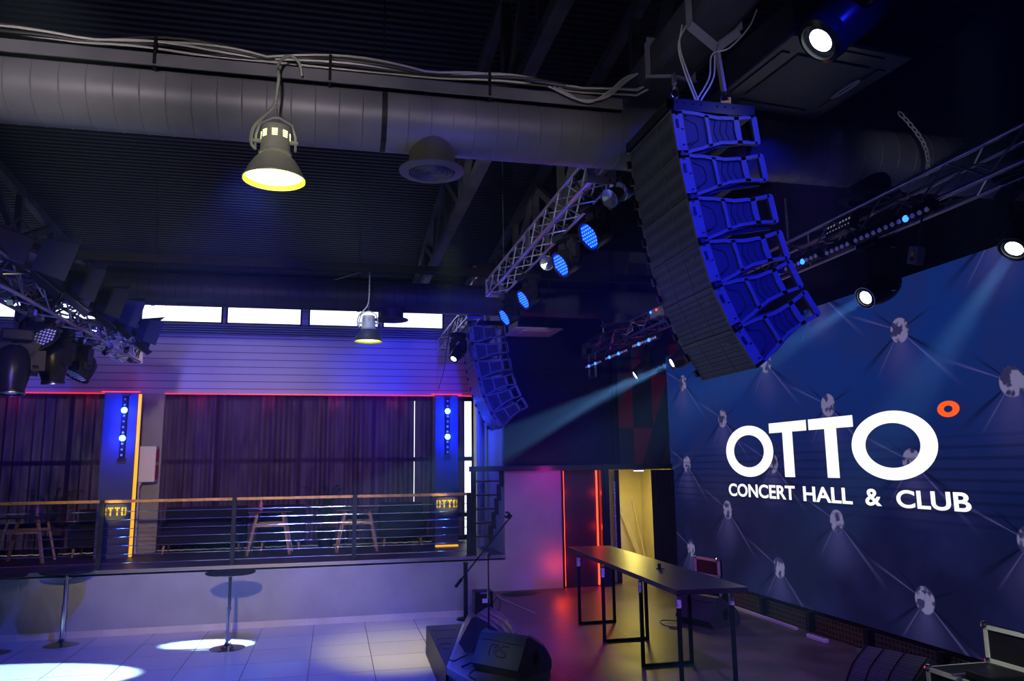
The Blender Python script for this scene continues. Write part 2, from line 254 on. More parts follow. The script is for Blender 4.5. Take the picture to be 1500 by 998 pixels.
# ------------------------------------------------------------------ mesh helpers
class MB:
    def __init__(s): s.bm = bmesh.new()
    def box(s, c, d, rot=None, bev=0.0):
        r = bmesh.ops.create_cube(s.bm, size=1.0); vs = r['verts']
        mt = Matrix.Translation(V(c)) @ (rot.to_4x4() if rot is not None else Matrix.Identity(4)) @ Matrix.Diagonal((*d, 1))
        bmesh.ops.transform(s.bm, matrix=mt, verts=vs)
        if bev:
            es = list({e for v in vs for e in v.link_edges}); bmesh.ops.bevel(s.bm, geom=es, offset=bev, segments=2, affect='EDGES', profile=0.5)
        return s
    def bb(s, a, b, bev=0.0):
        return s.box([(a[i]+b[i])/2 for i in range(3)], [abs(b[i]-a[i]) for i in range(3)], None, bev)
    def beam(s, p, q, w, h=None, up=(0, 0, 1)):
        p, q = V(p), V(q); h = h or w; z = (q-p); L = z.length; z.normalize(); u = V(up)
        if abs(z.dot(u)) > 0.98: u = V((1, 0, 0))
        x = u.cross(z).normalized(); y = z.cross(x)
        R = Matrix((x, y, z)).transposed(); return s.box((p+q)/2, (w, h, L), R)
    def cyl(s, p, q, r, r2=None, seg=16, caps=True):
        p, q = V(p), V(q); r2 = r if r2 is None else r2; z = (q-p); L = z.length
        R = z.to_track_quat('Z', 'Y').to_matrix().to_4x4()
        o = bmesh.ops.create_cone(s.bm, cap_ends=caps, segments=seg, radius1=max(r, 1e-5), radius2=max(r2, 1e-5), depth=L)
        bmesh.ops.transform(s.bm, matrix=Matrix.Translation((p+q)/2) @ R, verts=o['verts']); return s
    def lathe(s, prof, p, axis=(0, 0, 1), seg=24, cap0=False, cap1=False):
        R = V(axis).to_track_quat('Z', 'Y').to_matrix(); rings = []
        for (r, z) in prof:
            rings.append([s.bm.verts.new(V(p) + R @ V((r*math.cos(2*PI*k/seg), r*math.sin(2*PI*k/seg), z))) for k in range(seg)])
        for a, b in zip(rings, rings[1:]):
            for k in range(seg): s.bm.faces.new((a[k], a[(k+1) % seg], b[(k+1) % seg], b[k]))
        if cap0: s.bm.faces.new(rings[0][::-1])
        if cap1: s.bm.faces.new(rings[-1])
        return s
    def tube(s, pts, r, seg=8, closed=False):
        pts = [V(p) for p in pts]; n = len(pts); rings = []; prev = None
        for i in range(n):
            if closed: t = pts[(i+1) % n]-pts[i-1]
            else: t = pts[min(i+1, n-1)]-pts[max(i-1, 0)]
            t.normalize()
            if prev is None:
                u = V((0, 0, 1)) if abs(t.z) < 0.9 else V((1, 0, 0)); x = u.cross(t).normalized()
            else: x = (prev - t*prev.dot(t)).normalized()
            prev = x; y = t.cross(x)
            rings.append([s.bm.verts.new(pts[i] + x*r*math.cos(2*PI*k/seg) + y*r*math.sin(2*PI*k/seg)) for k in range(seg)])
        rg = list(zip(rings, rings[1:])) + ([(rings[-1], rings[0])] if closed else [])
        for a, b in rg:
            for k in range(seg): s.bm.faces.new((a[k], a[(k+1) % seg], b[(k+1) % seg], b[k]))
        if not closed: s.bm.faces.new(rings[0][::-1]); s.bm.faces.new(rings[-1])
        return s
    def prism(s, poly, vec):
        a = [s.bm.verts.new(V(p)) for p in poly]; b = [s.bm.verts.new(V(p)+V(vec)) for p in poly]
        s.bm.faces.new(a[::-1]); s.bm.faces.new(b); n = len(a)
        for k in range(n): s.bm.faces.new((a[k], a[(k+1) % n], b[(k+1) % n], b[k]))
        return s
    def ring(s, outer, inner, vec):
        o0 = [s.bm.verts.new(V(p)) for p in outer]; i0 = [s.bm.verts.new(V(p)) for p in inner]
        o1 = [s.bm.verts.new(V(p)+V(vec)) for p in outer]; i1 = [s.bm.verts.new(V(p)+V(vec)) for p in inner]; n = len(o0)
        for k in range(n):
            j = (k+1) % n
            s.bm.faces.new((o0[j], o0[k], i0[k], i0[j])); s.bm.faces.new((o1[k], o1[j], i1[j], i1[k]))
            s.bm.faces.new((o0[k], o0[j], o1[j], o1[k])); s.bm.faces.new((i0[j], i0[k], i1[k], i1[j]))
        return s
    def ball(s, c, r, seg=10, sc=(1, 1, 1)):
        o = bmesh.ops.create_uvsphere(s.bm, u_segments=seg, v_segments=max(6, seg//2+1), radius=r)
        bmesh.ops.transform(s.bm, matrix=Matrix.Translation(V(c)) @ Matrix.Diagonal((*sc, 1)), verts=o['verts']); return s
    def build(s, name, m, parent=None, smooth=None, mw=None):
        bmesh.ops.recalc_face_normals(s.bm, faces=s.bm.faces)
        if mw is not None: bmesh.ops.transform(s.bm, matrix=mw, verts=s.bm.verts)
        me = bpy.data.meshes.new(name); s.bm.to_mesh(me); s.bm.free(); me.materials.append(M[m] if isinstance(m, str) else m)
        if smooth:
            me.polygons.foreach_set('use_smooth', [True]*len(me.polygons)); me.update()
            try: me.set_sharp_from_angle(angle=math.radians(smooth if smooth > 1 else 35))
            except Exception: pass
        o = bpy.data.objects.new(name, me); col.objects.link(o)
        if parent is not None: o.parent = parent
        return o
def tag(o, label=None, cat=None, group=None, kind=None):
    if label: o['label'] = label
    if cat: o['category'] = cat
    if group: o['group'] = group
    if kind: o['kind'] = kind
    return o
def thing(name, label, cat, loc=(0, 0, 0), rot=(0, 0, 0), group=None):
    o = bpy.data.objects.new(name, None); col.objects.link(o); o.location = loc; o.rotation_euler = rot; o.empty_display_size = 0.1
    return tag(o, label, cat, group)
def struct(o): o['kind'] = 'structure'; return o
def kids(o): return [c for c in list(bpy.data.objects) if c.parent is o]
def dup(root, loc=None, rot=None, label=None):
    def rec(o, par):
        c = o.copy(); col.objects.link(c); c.parent = par
        for ch in kids(o): rec(ch, c)
        return c
    r = rec(root, None)
    if loc is not None: r.location = loc
    if rot is not None: r.rotation_euler = rot
    if label: r['label'] = label
    return r
def crv(pts, n=6):
    P = [V(p) for p in pts]; P = [P[0]*2-P[1]] + P + [P[-1]*2-P[-2]]; out = []
    for i in range(1, len(P)-2):
        for k in range(n):
            t = k/n; a, b, c, d = P[i-1], P[i], P[i+1], P[i+2]
            out.append(.5*((2*b)+(c-a)*t+(2*a-5*b+4*c-d)*t*t+(3*b-3*c+d-a)*t*t*t))
    return out+[P[-2]]
def text_mesh(s, name, m, mw, w=None, h=None, depth=0.004, offset=0.0, parent=None):
    cu = bpy.data.curves.new(name, 'FONT'); cu.body = s; cu.size = 1; cu.offset = offset; cu.extrude = depth
    t = bpy.data.objects.new(name+'_t', cu); col.objects.link(t); bpy.context.view_layer.update()
    me = bpy.data.meshes.new_from_object(t.evaluated_get(bpy.context.evaluated_depsgraph_get())); bpy.data.objects.remove(t); bpy.data.curves.remove(cu)
    xs = [v.co.x for v in me.vertices]; ys = [v.co.y for v in me.vertices]; x0, x1, y0, y1 = min(xs), max(xs), min(ys), max(ys)
    sx = (w/(x1-x0)) if w else 1; sy = (h/(y1-y0)) if h else sx
    for v in me.vertices: v.co = mw @ V(((v.co.x-x0)*sx, (v.co.y-y0)*sy, v.co.z))
    me.materials.clear(); me.materials.append(M[m]); me.name = name
    o = bpy.data.objects.new(name, me); col.objects.link(o); o.parent = parent; return o
# ================================================================== THE ROOM
def slab(name, a, b, m, bev=0): return struct(MB().bb(a, b, bev).build(name, m))
slab('floor', (-8.2, -3.2, -0.2), (6.8, 13.6, 0.0), 'tiles')
slab('wall_left', (-8.4, -3.2, 0), (-8.2, 17.0, 7.9), 'concrete')
slab('wall_right', (6.6, -3.2, 0), (6.8, 17.0, 7.9), 'black')
slab('wall_near', (-8.4, -3.4, 0), (6.8, -3.2, 8.2), 'concrete')
# balcony: concrete front and deck
fr = MB().bb((-8.2, 13.5, 0), (2.93, 13.66, 0.97)).bb((2.93, 13.5, 0), (3.97, 13.66, 2.42)).build('wall_balcony_front', 'concrete'); struct(fr)
slab('floor_balcony', (-8.2, 13.5, 0.90), (2.93, 16.9, 0.985), 'deck')
o = MB().bb((-8.2, 13.475, 0.93), (2.93, 13.5, 0.985)).build('trim_1', 'alu'); struct(o)
slab('wall_balcony_side', (2.93, 13.66, 0.0), (3.05, 16.9, 6.6), 'concrete')
bs = MB()
x = -8.2
while x < 2.6:
    x2 = min(x+0.596, 2.62); bs.bb((x, 13.485, 0), (x2, 13.5, 0.10)); x += 0.6
struct(bs.build('baseboard_balcony', 'beige'))
# upper part over the stage entrance
slab('wall_upper', (2.93, 13.5, 2.50), (5.1, 13.66, 7.2), 'blackwall')
slab('wall_patterned', (5.1, 13.5, 2.50), (6.6, 13.66, 7.2), 'triangles')
slab('trim_2', (3.0, 13.47, 4.19), (5.1, 13.5, 4.21), 'black')
slab('trim_3', (4.98, 13.46, 2.50), (5.02, 13.5, 7.0), 'black')
lg = MB().bb((2.3, 13.36, 2.41), (6.5, 13.5, 2.50)).bb((4.72, 13.34, 2.40), (4.76, 13.36, 2.51)); struct(lg.build('trim_4', 'black_metal'))
# maroon niche with red light lines
slab('wall_niche', (3.97, 13.62, 0.3), (4.76, 13.66, 2.42), 'maroon')
slab('trim_5', (3.965, 13.44, 0.3), (3.99, 13.62, 2.41), 'black'); slab('trim_6', (4.70, 13.44, 0.3), (4.76, 13.62, 2.41), 'black_metal')
slab('trim_7', (4.76, 13.42, 0.3), (4.84, 13.56, 2.41), 'black_metal')
# back room behind the stage door
br_ = MB().bb((4.78, 16.0, 0.3), (6.6, 16.1, 2.6)).bb((4.68, 13.66, 0.3), (4.78, 16.1, 2.6)).bb((6.5, 13.7, 0.3), (6.6, 16.0, 2.45)).build('wall_backroom', 'beige'); struct(br_)
slab('floor_backroom', (4.78, 13.5, 0.2), (6.6, 16.1, 0.378), 'stage')
slab('ceiling_backroom', (4.78, 13.66, 2.45), (6.6, 16.1, 2.55), 'beige')
# siding wall with high windows over the balcony
WX = [(-7.2, -5.7), (-5.6, -4.15), (-3.74, -2.22), (-2.16, -0.70), (-0.57, 0.86), (0.92, 2.2)]
sd = MB().bb((-8.2, 16.0, 3.965), (2.93, 16.1, 5.13)).bb((-8.2, 16.0, 5.86), (2.93, 16.1, 6.62))
prev = -8.2
for a, b in WX + [(2.93, 2.93)]:
    if a > prev: sd.bb((prev, 16.02, 5.13), (a, 16.1, 5.86))
    prev = b
struct(sd.build('wall_siding', 'siding'))
lv = MB()
for k in range(5): lv.box((-2.63, 15.985, 5.155+k*0.047), (11.1, 0.05, 0.03), Euler((0.5, 0, 0)).to_matrix())
struct(lv.build('trim_8', 'grey_plastic'))
for i, (a, b) in enumerate(WX):
    wf = MB().ring([(a, 15.99, 5.36), (b, 15.99, 5.36), (b, 15.99, 5.88), (a, 15.99, 5.88)], [(a+.03, 15.99, 5.39), (b-.03, 15.99, 5.39), (b-.03, 15.99, 5.85), (a+.03, 15.99, 5.85)], (0, 0.09, 0)).build('window_%d' % (i+1), 'dark_steel'); struct(wf)
    MB().bb((a+.03, 16.05, 5.39), (b-.03, 16.06, 5.85)).build('window_pane', 'daylight', wf)
# window wall behind the curtains
yy = 16.6
g_ = MB(); xs = [-8.2, -6.6, -5.0, -3.9, -2.3, -0.7, 0.8, 2.2, 2.93]
for x in xs: g_.bb((x-.04, yy, 0.98), (x+.04, yy+.08, 3.98))
for z in (0.98, 1.45, 2.62, 3.9): g_.bb((-8.2, yy, z), (2.93, yy+.08, z+.09))
wf = struct(g_.build('window_7', 'dark_steel'))
for a, b in zip(xs, xs[1:]): MB().bb((a+.04, yy+.03, 1.0), (b-.04, yy+.04, 3.95)).build('window_pane', 'daylight', wf)
slab('wall_far', (-8.2, 16.7, 0.9), (6.8, 16.9, 7.0), 'black')
slab('ceiling_balcony', (-8.2, 16.1, 4.02), (2.93, 16.7, 4.1), 'black')
# wall pier between two curtains
slab('wall_pier', (-3.98, 16.05, 0.98), (-3.22, 16.16, 3.98), 'concrete')
# roof
rf = MB(); rf.prism([(-8.4, -3.4, 8.05), (-8.4, 16.9, 6.22), (-8.4, 16.9, 6.34), (-8.4, -3.4, 8.17)], (15.2, 0, 0)); struct(rf.build('ceiling', 'roof'))
pb = MB(); pb.cyl((-8.2, 15.55, 6.05), (2.9, 15.55, 6.05), 0.07).bb((-8.2, 15.75, 6.12), (2.9, 15.95, 6.3)); struct(pb.build('trim_9', 'black'))

# columns with the stencilled word
def column(x0, x1, txt_x):
    c = struct(MB().bb((x0, 15.2, 0.98), (x1, 15.6, 3.90), 0.01).build('column', M['colblue'])); 
    s = MB(); w = 0.085; h = 0.145; z0 = 1.72; gap = 0.016; pos = txt_x
    for ch in 'OTTO':
        if ch == 'O':
            for sx in (0, 1):
                xa = pos + (0 if sx == 0 else w/2+gap/2); xb = xa + w/2-gap/2
                xo, xi = (xa, xb) if sx == 0 else (xb, xa)
                t = 0.026 if sx == 0 else -0.026; e = 0.012 if sx == 0 else -0.012
                s.prism([(xo, 15.199, z0+.012), (xo+e, 15.199, z0), (xi, 15.199, z0), (xi, 15.199, z0+.026), (xo+t, 15.199, z0+.026), (xo+t, 15.199, z0+h-.026), (xi, 15.199, z0+h-.026), (xi, 15.199, z0+h), (xo+e, 15.199, z0+h), (xo, 15.199, z0+h-.012)], (0, -0.004, 0))
        else:
            s.bb((pos, 15.195, z0+h-.028), (pos+w/2-.018, 15.199, z0+h)).bb((pos+w/2+.018, 15.195, z0+h-.028), (pos+w, 15.199, z0+h)).bb((pos+w/2-.013, 15.195, z0), (pos+w/2+.013, 15.199, z0+h))
        pos += w+0.024
    s.build('lettering', M['stencil'], c)
    return c
M['colblue'] = mat('dark_blue_column_paint', (0.05, 0.055, 0.11), 0.6)
M['stencil'] = mat('yellow_stencil_paint', (0.95, 0.72, 0.03), 0.5, emit=(1, 0.6, 0.02), es=0.0)
column(-4.06, -3.50, -3.98); column(1.92, 2.38, 1.95)

# stage
st = MB().prism([(6.6, 1.0, 0.0), (6.6, 13.5, 0.0), (2.45, 13.5, 0.0), (1.78, 10.93, 0.0), (1.25, 8.67, 0.0), (1.40, 8.07, 0.0), (3.6, 1.0, 0.0)], (0, 0, 0.38)); struct(st.build('floor_stage', 'stage'))
ed = MB()
for p, q in (((1.78, 10.93), (1.24, 8.67)), ((1.24, 8.67), (1.40, 8.07)), ((1.40, 8.07), (3.6, 1.0))): ed.beam((*p, 0.345), (*q, 0.345), 0.03, 0.074)
struct(ed.build('trim_10', M['edge'] if 'edge' in M else 'grey_plastic'))

# ================================================================== BALCONY THINGS
t = thing('balcony_railing', 'long black railing with oak handrail and seven steel wires along the balcony edge', 'railing', (0, 13.53, 0.985))
PX = [-7.45, -5.5, -3.53, -1.56, 0.36, 2.30]
for x in PX: MB().bb((x-.035, -.03, 0), (x+.035, .03, 1.065), 0.004).bb((x-.06, -.05, 0), (x+.06, .05, .012)).build('post', 'dark_steel', t)
for a, b in zip(PX, PX[1:]): MB().bb((a+.037, -.035, 1.02), (b-.037, .035, 1.065), 0.006).build('handrail', 'wood', t)
for k in range(7):
    z = 0.09+k*0.132; w_ = MB()
    for a, b in zip(PX, PX[1:]): w_.cyl((a+.03, 0, z), (b-.03, 0, z), 0.006, seg=8)
    w_.build('wire', 'chrome', t)

def curtain(x0, x1, y, z0, z1, name, label, m='curtain', cat='curtain', folds=9.0, amp=0.045, taper=0.0, group=None):
    bm = bmesh.new(); nx = int((x1-x0)*46)+6; nz = 10; rnd = random.Random(int(x0*100)); ph = rnd.random()*6
    g = []
    for j in range(nz+1):
        z = z0+(z1-z0)*j/nz; row = []
        for i in range(nx+1):
            u = i/nx; x = x0+(x1-x0)*u
            f = math.sin(x*folds*2*PI/1.6+ph+1.5*math.sin(x*2.3)) + 0.5*math.sin(x*folds*3.1+ph*2) + 0.25*math.sin(x*29+z*0.6)
            row.append(bm.verts.new((x+taper*math.sin(j/nz*PI), y+amp*f*(1.0-0.35*j/nz), z)))
        g.append(row)
    for j in range(nz):
        for i in range(nx): bm.faces.new((g[j][i], g[j][i+1], g[j+1][i+1], g[j+1][i]))
    me = bpy.data.meshes.new(name); bm.to_mesh(me); bm.free(); me.materials.append(M[m]); me.polygons.foreach_set('use_smooth', [True]*len(me.polygons))
    o = bpy.data.objects.new(name, me); col.objects.link(o); tag(o, label, cat, group); return o
curtain(-8.1, -3.9, 16.32, 1.0, 4.0, 'curtain', 'dark purple sheer curtain left of the blue-lit column and wall box')
curtain(-3.28, 1.62, 16.32, 1.0, 4.0, 'curtain', 'wide dark purple sheer curtain between the two blue-lit columns')
curtain(1.64, 2.70, 16.34, 1.0, 4.0, 'curtain', 'narrow dark sheer curtain behind the right blue-lit column')
curtain(5.60, 6.12, 13.30, 0.385, 2.40, 'curtain', 'black velvet curtain between the yellow-lit door and the big screen', 'curtain_black', folds=14, amp=0.03)

# light bars on the columns
def column_bar(x, label):
    t = thing('led_bar', label, 'stage light', (x, 15.17, 3.28), group=None)
    MB().bb((-.045, -.03, -.55), (.045, .03, .55), 0.008).build('housing', 'black', t)
    MB().bb((-.07, -.01, -.60), (.07, .03, -.56)).bb((-.07, -.01, .56), (.07, .03, .60)).build('bracket', 'black_metal', t)
    zs = [0.50-k*0.1 for k in range(11)]
    dm = MB()
    for k, z in enumerate(zs):
        if k in (2, 7): 
            MB().ball((0, -.035, z), .052, 14, (1, .5, 1)).build('lit_lens', 'glow_cyan', t)['label'] = 'lit blue lens'  # lens enlarged to put the lamp's glow into its shape
        else: MB().ball((0, -.03, z), .02, 8, (1, .5, 1)).build('lens', 'dim_led', t)
    for z in (zs[2], zs[7]): point('led_bar_light', (x, 14.86, 3.28+z), 42, (0.01, 0.03, 1.0), 0.03)
column_bar(-3.70, 'vertical light bar with two lit blue lenses on the left column above the balcony')
column_bar(2.16, 'upright light bar with two lit blue lenses on the column by the far speaker array')
tag(MB().bb((-3.495, 15.22, 1.0), (-3.455, 15.30, 3.88)).build('led_strip', 'led_amber'), 'amber upright light strip on the right edge of the left column', 'light strip')
tag(MB().bb((1.93, 15.15, 0.99), (2.37, 15.19, 1.02)).build('led_strip', 'led_amber'), 'short amber light strip at the foot of the right column', 'light strip')
s = MB().bb((-8.1, 15.96, 3.95), (-4.2, 15.985, 3.965)).bb((-3.2, 15.96, 3.95), (2.9, 15.985, 3.965)); tag(s.build('led_strip', 'led_pink'), 'thin red light line along the bottom edge of the white siding', 'light strip')
for x0, x1, lb in ((-4.1, -3.46, 'short red light line on top of the left balcony column'), (1.85, 2.44, 'short red light line on top of the right balcony column')):
    tag(MB().bb((x0, 15.16, 3.905), (x1, 15.20, 3.925)).build('led_strip', 'led_pink'), lb, 'light strip')
    point('strip_glow', ((x0+x1)/2, 15.5, 4.0), 1.5, (1.0, 0.02, 0.08), 0.1)

for x in (-7.2, -5.9, -4.6, -2.6, -1.3, 0.0, 1.2): point('strip_glow', (x, 16.14, 3.86), 1.5, (1.0, 0.02, 0.12), 0.03)  # points hidden behind the siding, added to redden the curtain tops
# hydrant box and pipe on the pier
t = thing('hydrant_cabinet', 'white metal hydrant box with red-framed side on the wall beside the left column', 'wall box', (-3.40, 15.76, 2.62))
MB().bb((-.19, -.12, -.33), (.17, .12, .33), 0.012).build('body', 'white', t); MB().bb((.171, -.1, -.28), (.178, .1, -.02)).bb((.171, -.1, .04), (.178, .1, .28)).build('red_panel', 'red', t)
MB().bb((-.08, .12, -.2), (.08, .27, .2)).build('bracket', 'white', t)
MB().tube([(-.14, .05, -1.62), (-.14, .03, -.6), (-.135, 0, -.42), (-.10, -.02, -.34), (-.06, -.02, -.30)], 0.035, 12).build('pipe', 'white', t, 40)

# tables, bottles, sofas and plants on the balcony
def wood_table(x, y, label, s=1.0, rz=0.0):
    t = thing('wooden_leg_table', label, 'table', (x, y, 0.985), (0, 0, rz), 'wooden-legged tables on the balcony')
    MB().bb((-.38, -.36, .74), (.38, .36, .765), 0.008).build('table_top', 'darkwood', t)
    for sx in (-1, 1):
        for sy in (-1, 1): MB().beam((sx*.37, sy*.30, 0), (sx*.22, sy*.22, .74), 0.05, 0.035).build('leg', 'legwood', t)
    
    for sy in (-.25, .25): MB().beam((-.27, sy, .52), (.27, sy, .52), 0.03, 0.06).build('cross_rail', 'legwood', t)
    return t
wood_table(-5.1, 15.12, 'wooden splay-legged table behind the railing left of the left column')
wood_table(-1.10, 15.12, 'wooden splay-legged table with a pink bottle in the middle of the balcony')
wood_table(0.45, 15.12, 'wooden splay-legged table just left of the second railing post from the ladder')
for x, lb in ((-4.98, 'slim pink bottle on the leftmost balcony table'), (-1.28, 'slim pink bottle on the middle balcony table')):
    o = MB().lathe([(.001, 0), (.03, 0), (.03, .12), (.012, .17), (.012, .24), (.001, .24)], (0, 0, 0), seg=12).build('bottle', mat('pink_bottle', (0.6, 0.2, 0.3), 0.2), None, 40); o.location = (x, 15.15, 1.752); tag(o, lb, 'bottle', None)
def sofa(x, w_, label):
    t = thing('sofa', label, 'sofa', (x, 15.9, 0.985), (0, 0, 0), 'dark sofas along the balcony curtain')
    MB().bb((-w_/2, -.35, .16), (w_/2, .3, .42), 0.04).build('seat', 'sofa', t); MB().bb((-w_/2, .18, .42), (w_/2, .34, .82), 0.05).build('backrest', 'sofa', t)
    for sx in (-1, 1): MB().bb((sx*w_/2-.06*(sx > 0)-0*.1, -.35, .40), (sx*w_/2+.06*(sx < 0), .2, .58), 0.02).build('armrest', 'sofa', t)
    for sx in (-1, 1):
        for sy in (-.27, .24): MB().cyl((sx*(w_/2-.1), sy, .16), (sx*(w_/2-.08), sy, 0), .026, .016, 10).build('leg', 'legwood', t)
    return t
sofa(-6.7, 1.5, 'dark sofa with short wooden legs at the far left of the balcony'); sofa(-4.25, 0.7, 'dark armchair with short wooden legs in front of the left column curtain')
sofa(-2.35, 1.5, 'dark sofa with short wooden legs right of the white pipe'); sofa(-0.95, 0.85, 'dark armchair with short wooden legs behind the middle balcony table'); sofa(1.35, 0.9, 'dark armchair with short wooden legs left of the right column')
def plant(x, y, label):
    t = thing('potted_palm', label, 'plant', (x, y, 0.985), group=None)
    MB().lathe([(.001, 0), (.14, 0), (.19, .36), (.17, .36), (.001, .33)], (0, 0, 0), seg=20).build('pot', 'black', t, 40)
    rnd = random.Random(int(x*10)); f = MB()
    for k in range(20):
        a = rnd.random()*2*PI; L = 0.45+rnd.random()*.45; hgt = .6+rnd.random()*.6; pts = []
        for i in range(7):
            u = i/6; pts.append(V((math.cos(a)*L*u*u*.75, math.sin(a)*L*u*u*.75*.6, .33+hgt*1.25*u - .5*hgt*u*u*u)))
        f.tube(pts, .006, 4)
        for i in range(2, 7):
            d = (pts[i]-pts[i-1]).normalized(); sd_ = V((-math.sin(a), math.cos(a), 0))
            for sg in (-1, 1):
                p0 = pts[i-1]; p1 = p0 + sd_*sg*.06+d*.13; w2 = d*.02; f.bm.faces.new([f.bm.verts.new(q) for q in (p0-w2, p1, p0+w2)])
    f.build('fronds', 'leaf', t); return t
plant(-5.0, 15.95, 'dark potted palm at the left of the balcony in front of the curtain'); plant(-0.12, 15.95, 'dark potted palm in front of the wide middle curtain')

# ladder stair, post and pipe at the end of the balcony
t = thing('ladder_stair', 'steep black stair of five open treads at the right end of the balcony', 'stair', (0, 13.62, 0.985))
MB().bb((2.36, -.05, 0), (2.44, .05, 1.43), 0.004).build('stringer', 'dark_steel', t)
for k, (z, xr) in enumerate(((2.24, 2.86), (2.0, 2.82), (1.76, 2.78), (1.52, 2.735), (1.29, 2.69))):
    MB().bb((2.40, -.09+.03*k, z-.985-.015), (xr, .12+.03*k, z-.985+.015), 0.003).build('tread', 'legwood' if False else 'darkwood', t)
rs = MB()
for k, (z, xr) in enumerate(((2.24, 2.86), (2.0, 2.82), (1.76, 2.78), (1.52, 2.735), (1.29, 2.69))): rs.bb((xr-.01, -.09+.03*k, z-.985-.10), (xr+.06, -.05+.03*k, z-.985+.18))
rs.build('stringer', 'dark_steel', t)
o = MB().cyl((2.79, 15.0, 0.985), (2.79, 15.0, 5.6), .075, seg=24).build('column', 'concrete', None, 40); struct(o)

# door things
for x, lb in ((4.03, 'red glowing light tube at the left edge of the dark maroon panel'), (4.665, 'red glowing light tube at the right edge of the dark maroon panel')):
    tag(MB().bb((x-.012, 13.585, 0.39), (x+.012, 13.61, 2.40)).build('led_tube', 'led_red'), lb, 'light tube')
    for z in (0.8, 1.4, 2.0): point('led_tube_light', (x, 13.50, z), 1.6, (1.0, 0.03, 0.02), 0.06)
point('red_wash', (3.85, 13.25, 0.8), 5, (1.0, 0.05, 0.02), 0.1)
point('magenta_wash', (3.75, 12.95, 2.35), 10, (0.75, 0.02, 0.5), 0.1)
t = thing('lamp_fitting', 'short bright tube lamp under the ledge above the yellow-lit door', 'lamp', (5.42, 13.42, 2.39))
MB().bb((-.09, -.03, 0), (.09, .03, .02)).build('housing', 'white', t); MB().bb((-.085, -.022, -.015), (.085, .022, 0)).build('tube', 'warm_tube', t)
area('backroom_lamp', (5.5, 14.6, 2.42), (5.3, 14.6, 0.4), 0.3, 1.2, 40, (1.0, 0.80, 0.18))
point('backroom_lamp_b', (5.45, 13.9, 2.2), 24, (1.0, 0.80, 0.16), 0.08)
t = thing('door_leaf', 'open door leaf seen edge-on with a dark frame in the yellow-lit doorway', 'door', (5.08, 13.75, 0.385))
MB().bb((-.02, -.05, 0), (.06, .0, 2.02)).build('edge', 'dark_steel', t); MB().bb((-.02, 0, 0), (.04, .75, 2.02)).build('panel', 'beige', t); MB().bb((-.045, -.052, .3), (-.02, -.045, 1.8)).build('strip', 'tape', t)
for a, b, lb in (((5.95, 15.95, 1.70), (6.30, 15.5, 0.40), 'thick pale board leaning inside the yellow-lit doorway'), ((6.28, 15.97, 1.72), (6.36, 15.5, 0.40), 'thin pale lath leaning at the right inside the yellow-lit doorway')):
    th = .05 if 'thick' in lb else .022
    tag(MB().beam(a, b, th, th*1.5).build('leaning_board', 'beige'), lb, 'board')
# ================================================================== CEILING THINGS
def duct(y, z, r, x0, x1, m, label, step):
    t = thing('ventilation_duct', label, 'duct', ((x0+x1)/2, y, z)); pr = []; hx = (x1-x0)/2; x = -hx
    while x < hx-step: pr += [(r, x), (r, x+step-.010), (r+.004, x+step-.005)]; x += step
    pr.append((r, hx)); MB().lathe(pr, (0, 0, 0), (1, 0, 0), 48, True, True).build('tube', m, t, 20)
    return t
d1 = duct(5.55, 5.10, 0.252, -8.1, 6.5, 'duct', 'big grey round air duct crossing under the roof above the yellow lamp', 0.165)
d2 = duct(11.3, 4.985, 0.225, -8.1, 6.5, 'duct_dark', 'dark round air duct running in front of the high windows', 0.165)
for dd, r_, H in ((d1, .252, 1.9), (d2, .225, 1.62)):
    for x in (-4.5, -1.7, 1.1, 4.0): MB().lathe([(r_+.006, -.02), (r_+.006, .02)], (x, 0, 0), (1, 0, 0), 32).cyl((x, 0, r_), (x, 0, H), .006, seg=6).build('hanger', 'dark_steel', dd)
def diffuser(x, y, ztop, z, r, m, label):
    t = thing('ceiling_diffuser', label, 'air vent', (x, y, z))
    MB().lathe([(r*.70, .0), (r*.70, ztop-z)], (0, 0, 0), seg=32).build('neck', m, t, 40)
    MB().lathe([(r*.70, .03), (r, .012), (r, 0), (r*.72, -.012), (r*.70, .0)], (0, 0, 0), seg=40).build('flange', m, t, 30)
    c = MB()
    for k in range(6):
        q = r*.66*(1-k/6.5); c.lathe([(q, .0), (q-.02, .035), (q-.03, .03), (q-.006, -.006), (q, 0)], (0, 0, .0), seg=32)
    c.build('louvre_cone', m, t, 30); MB().lathe([(.001, .05), (r*.7, .05)], (0, 0, 0), seg=24).build('damper', 'black', t)
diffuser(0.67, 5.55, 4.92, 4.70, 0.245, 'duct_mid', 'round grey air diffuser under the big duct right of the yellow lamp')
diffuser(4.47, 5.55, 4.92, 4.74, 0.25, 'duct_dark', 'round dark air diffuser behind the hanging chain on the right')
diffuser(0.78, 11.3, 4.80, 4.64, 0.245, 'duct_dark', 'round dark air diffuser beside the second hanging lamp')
diffuser(4.33, 11.3, 4.82, 4.66, 0.30, 'duct_dark', 'round dark air diffuser above the far end of the stage truss')

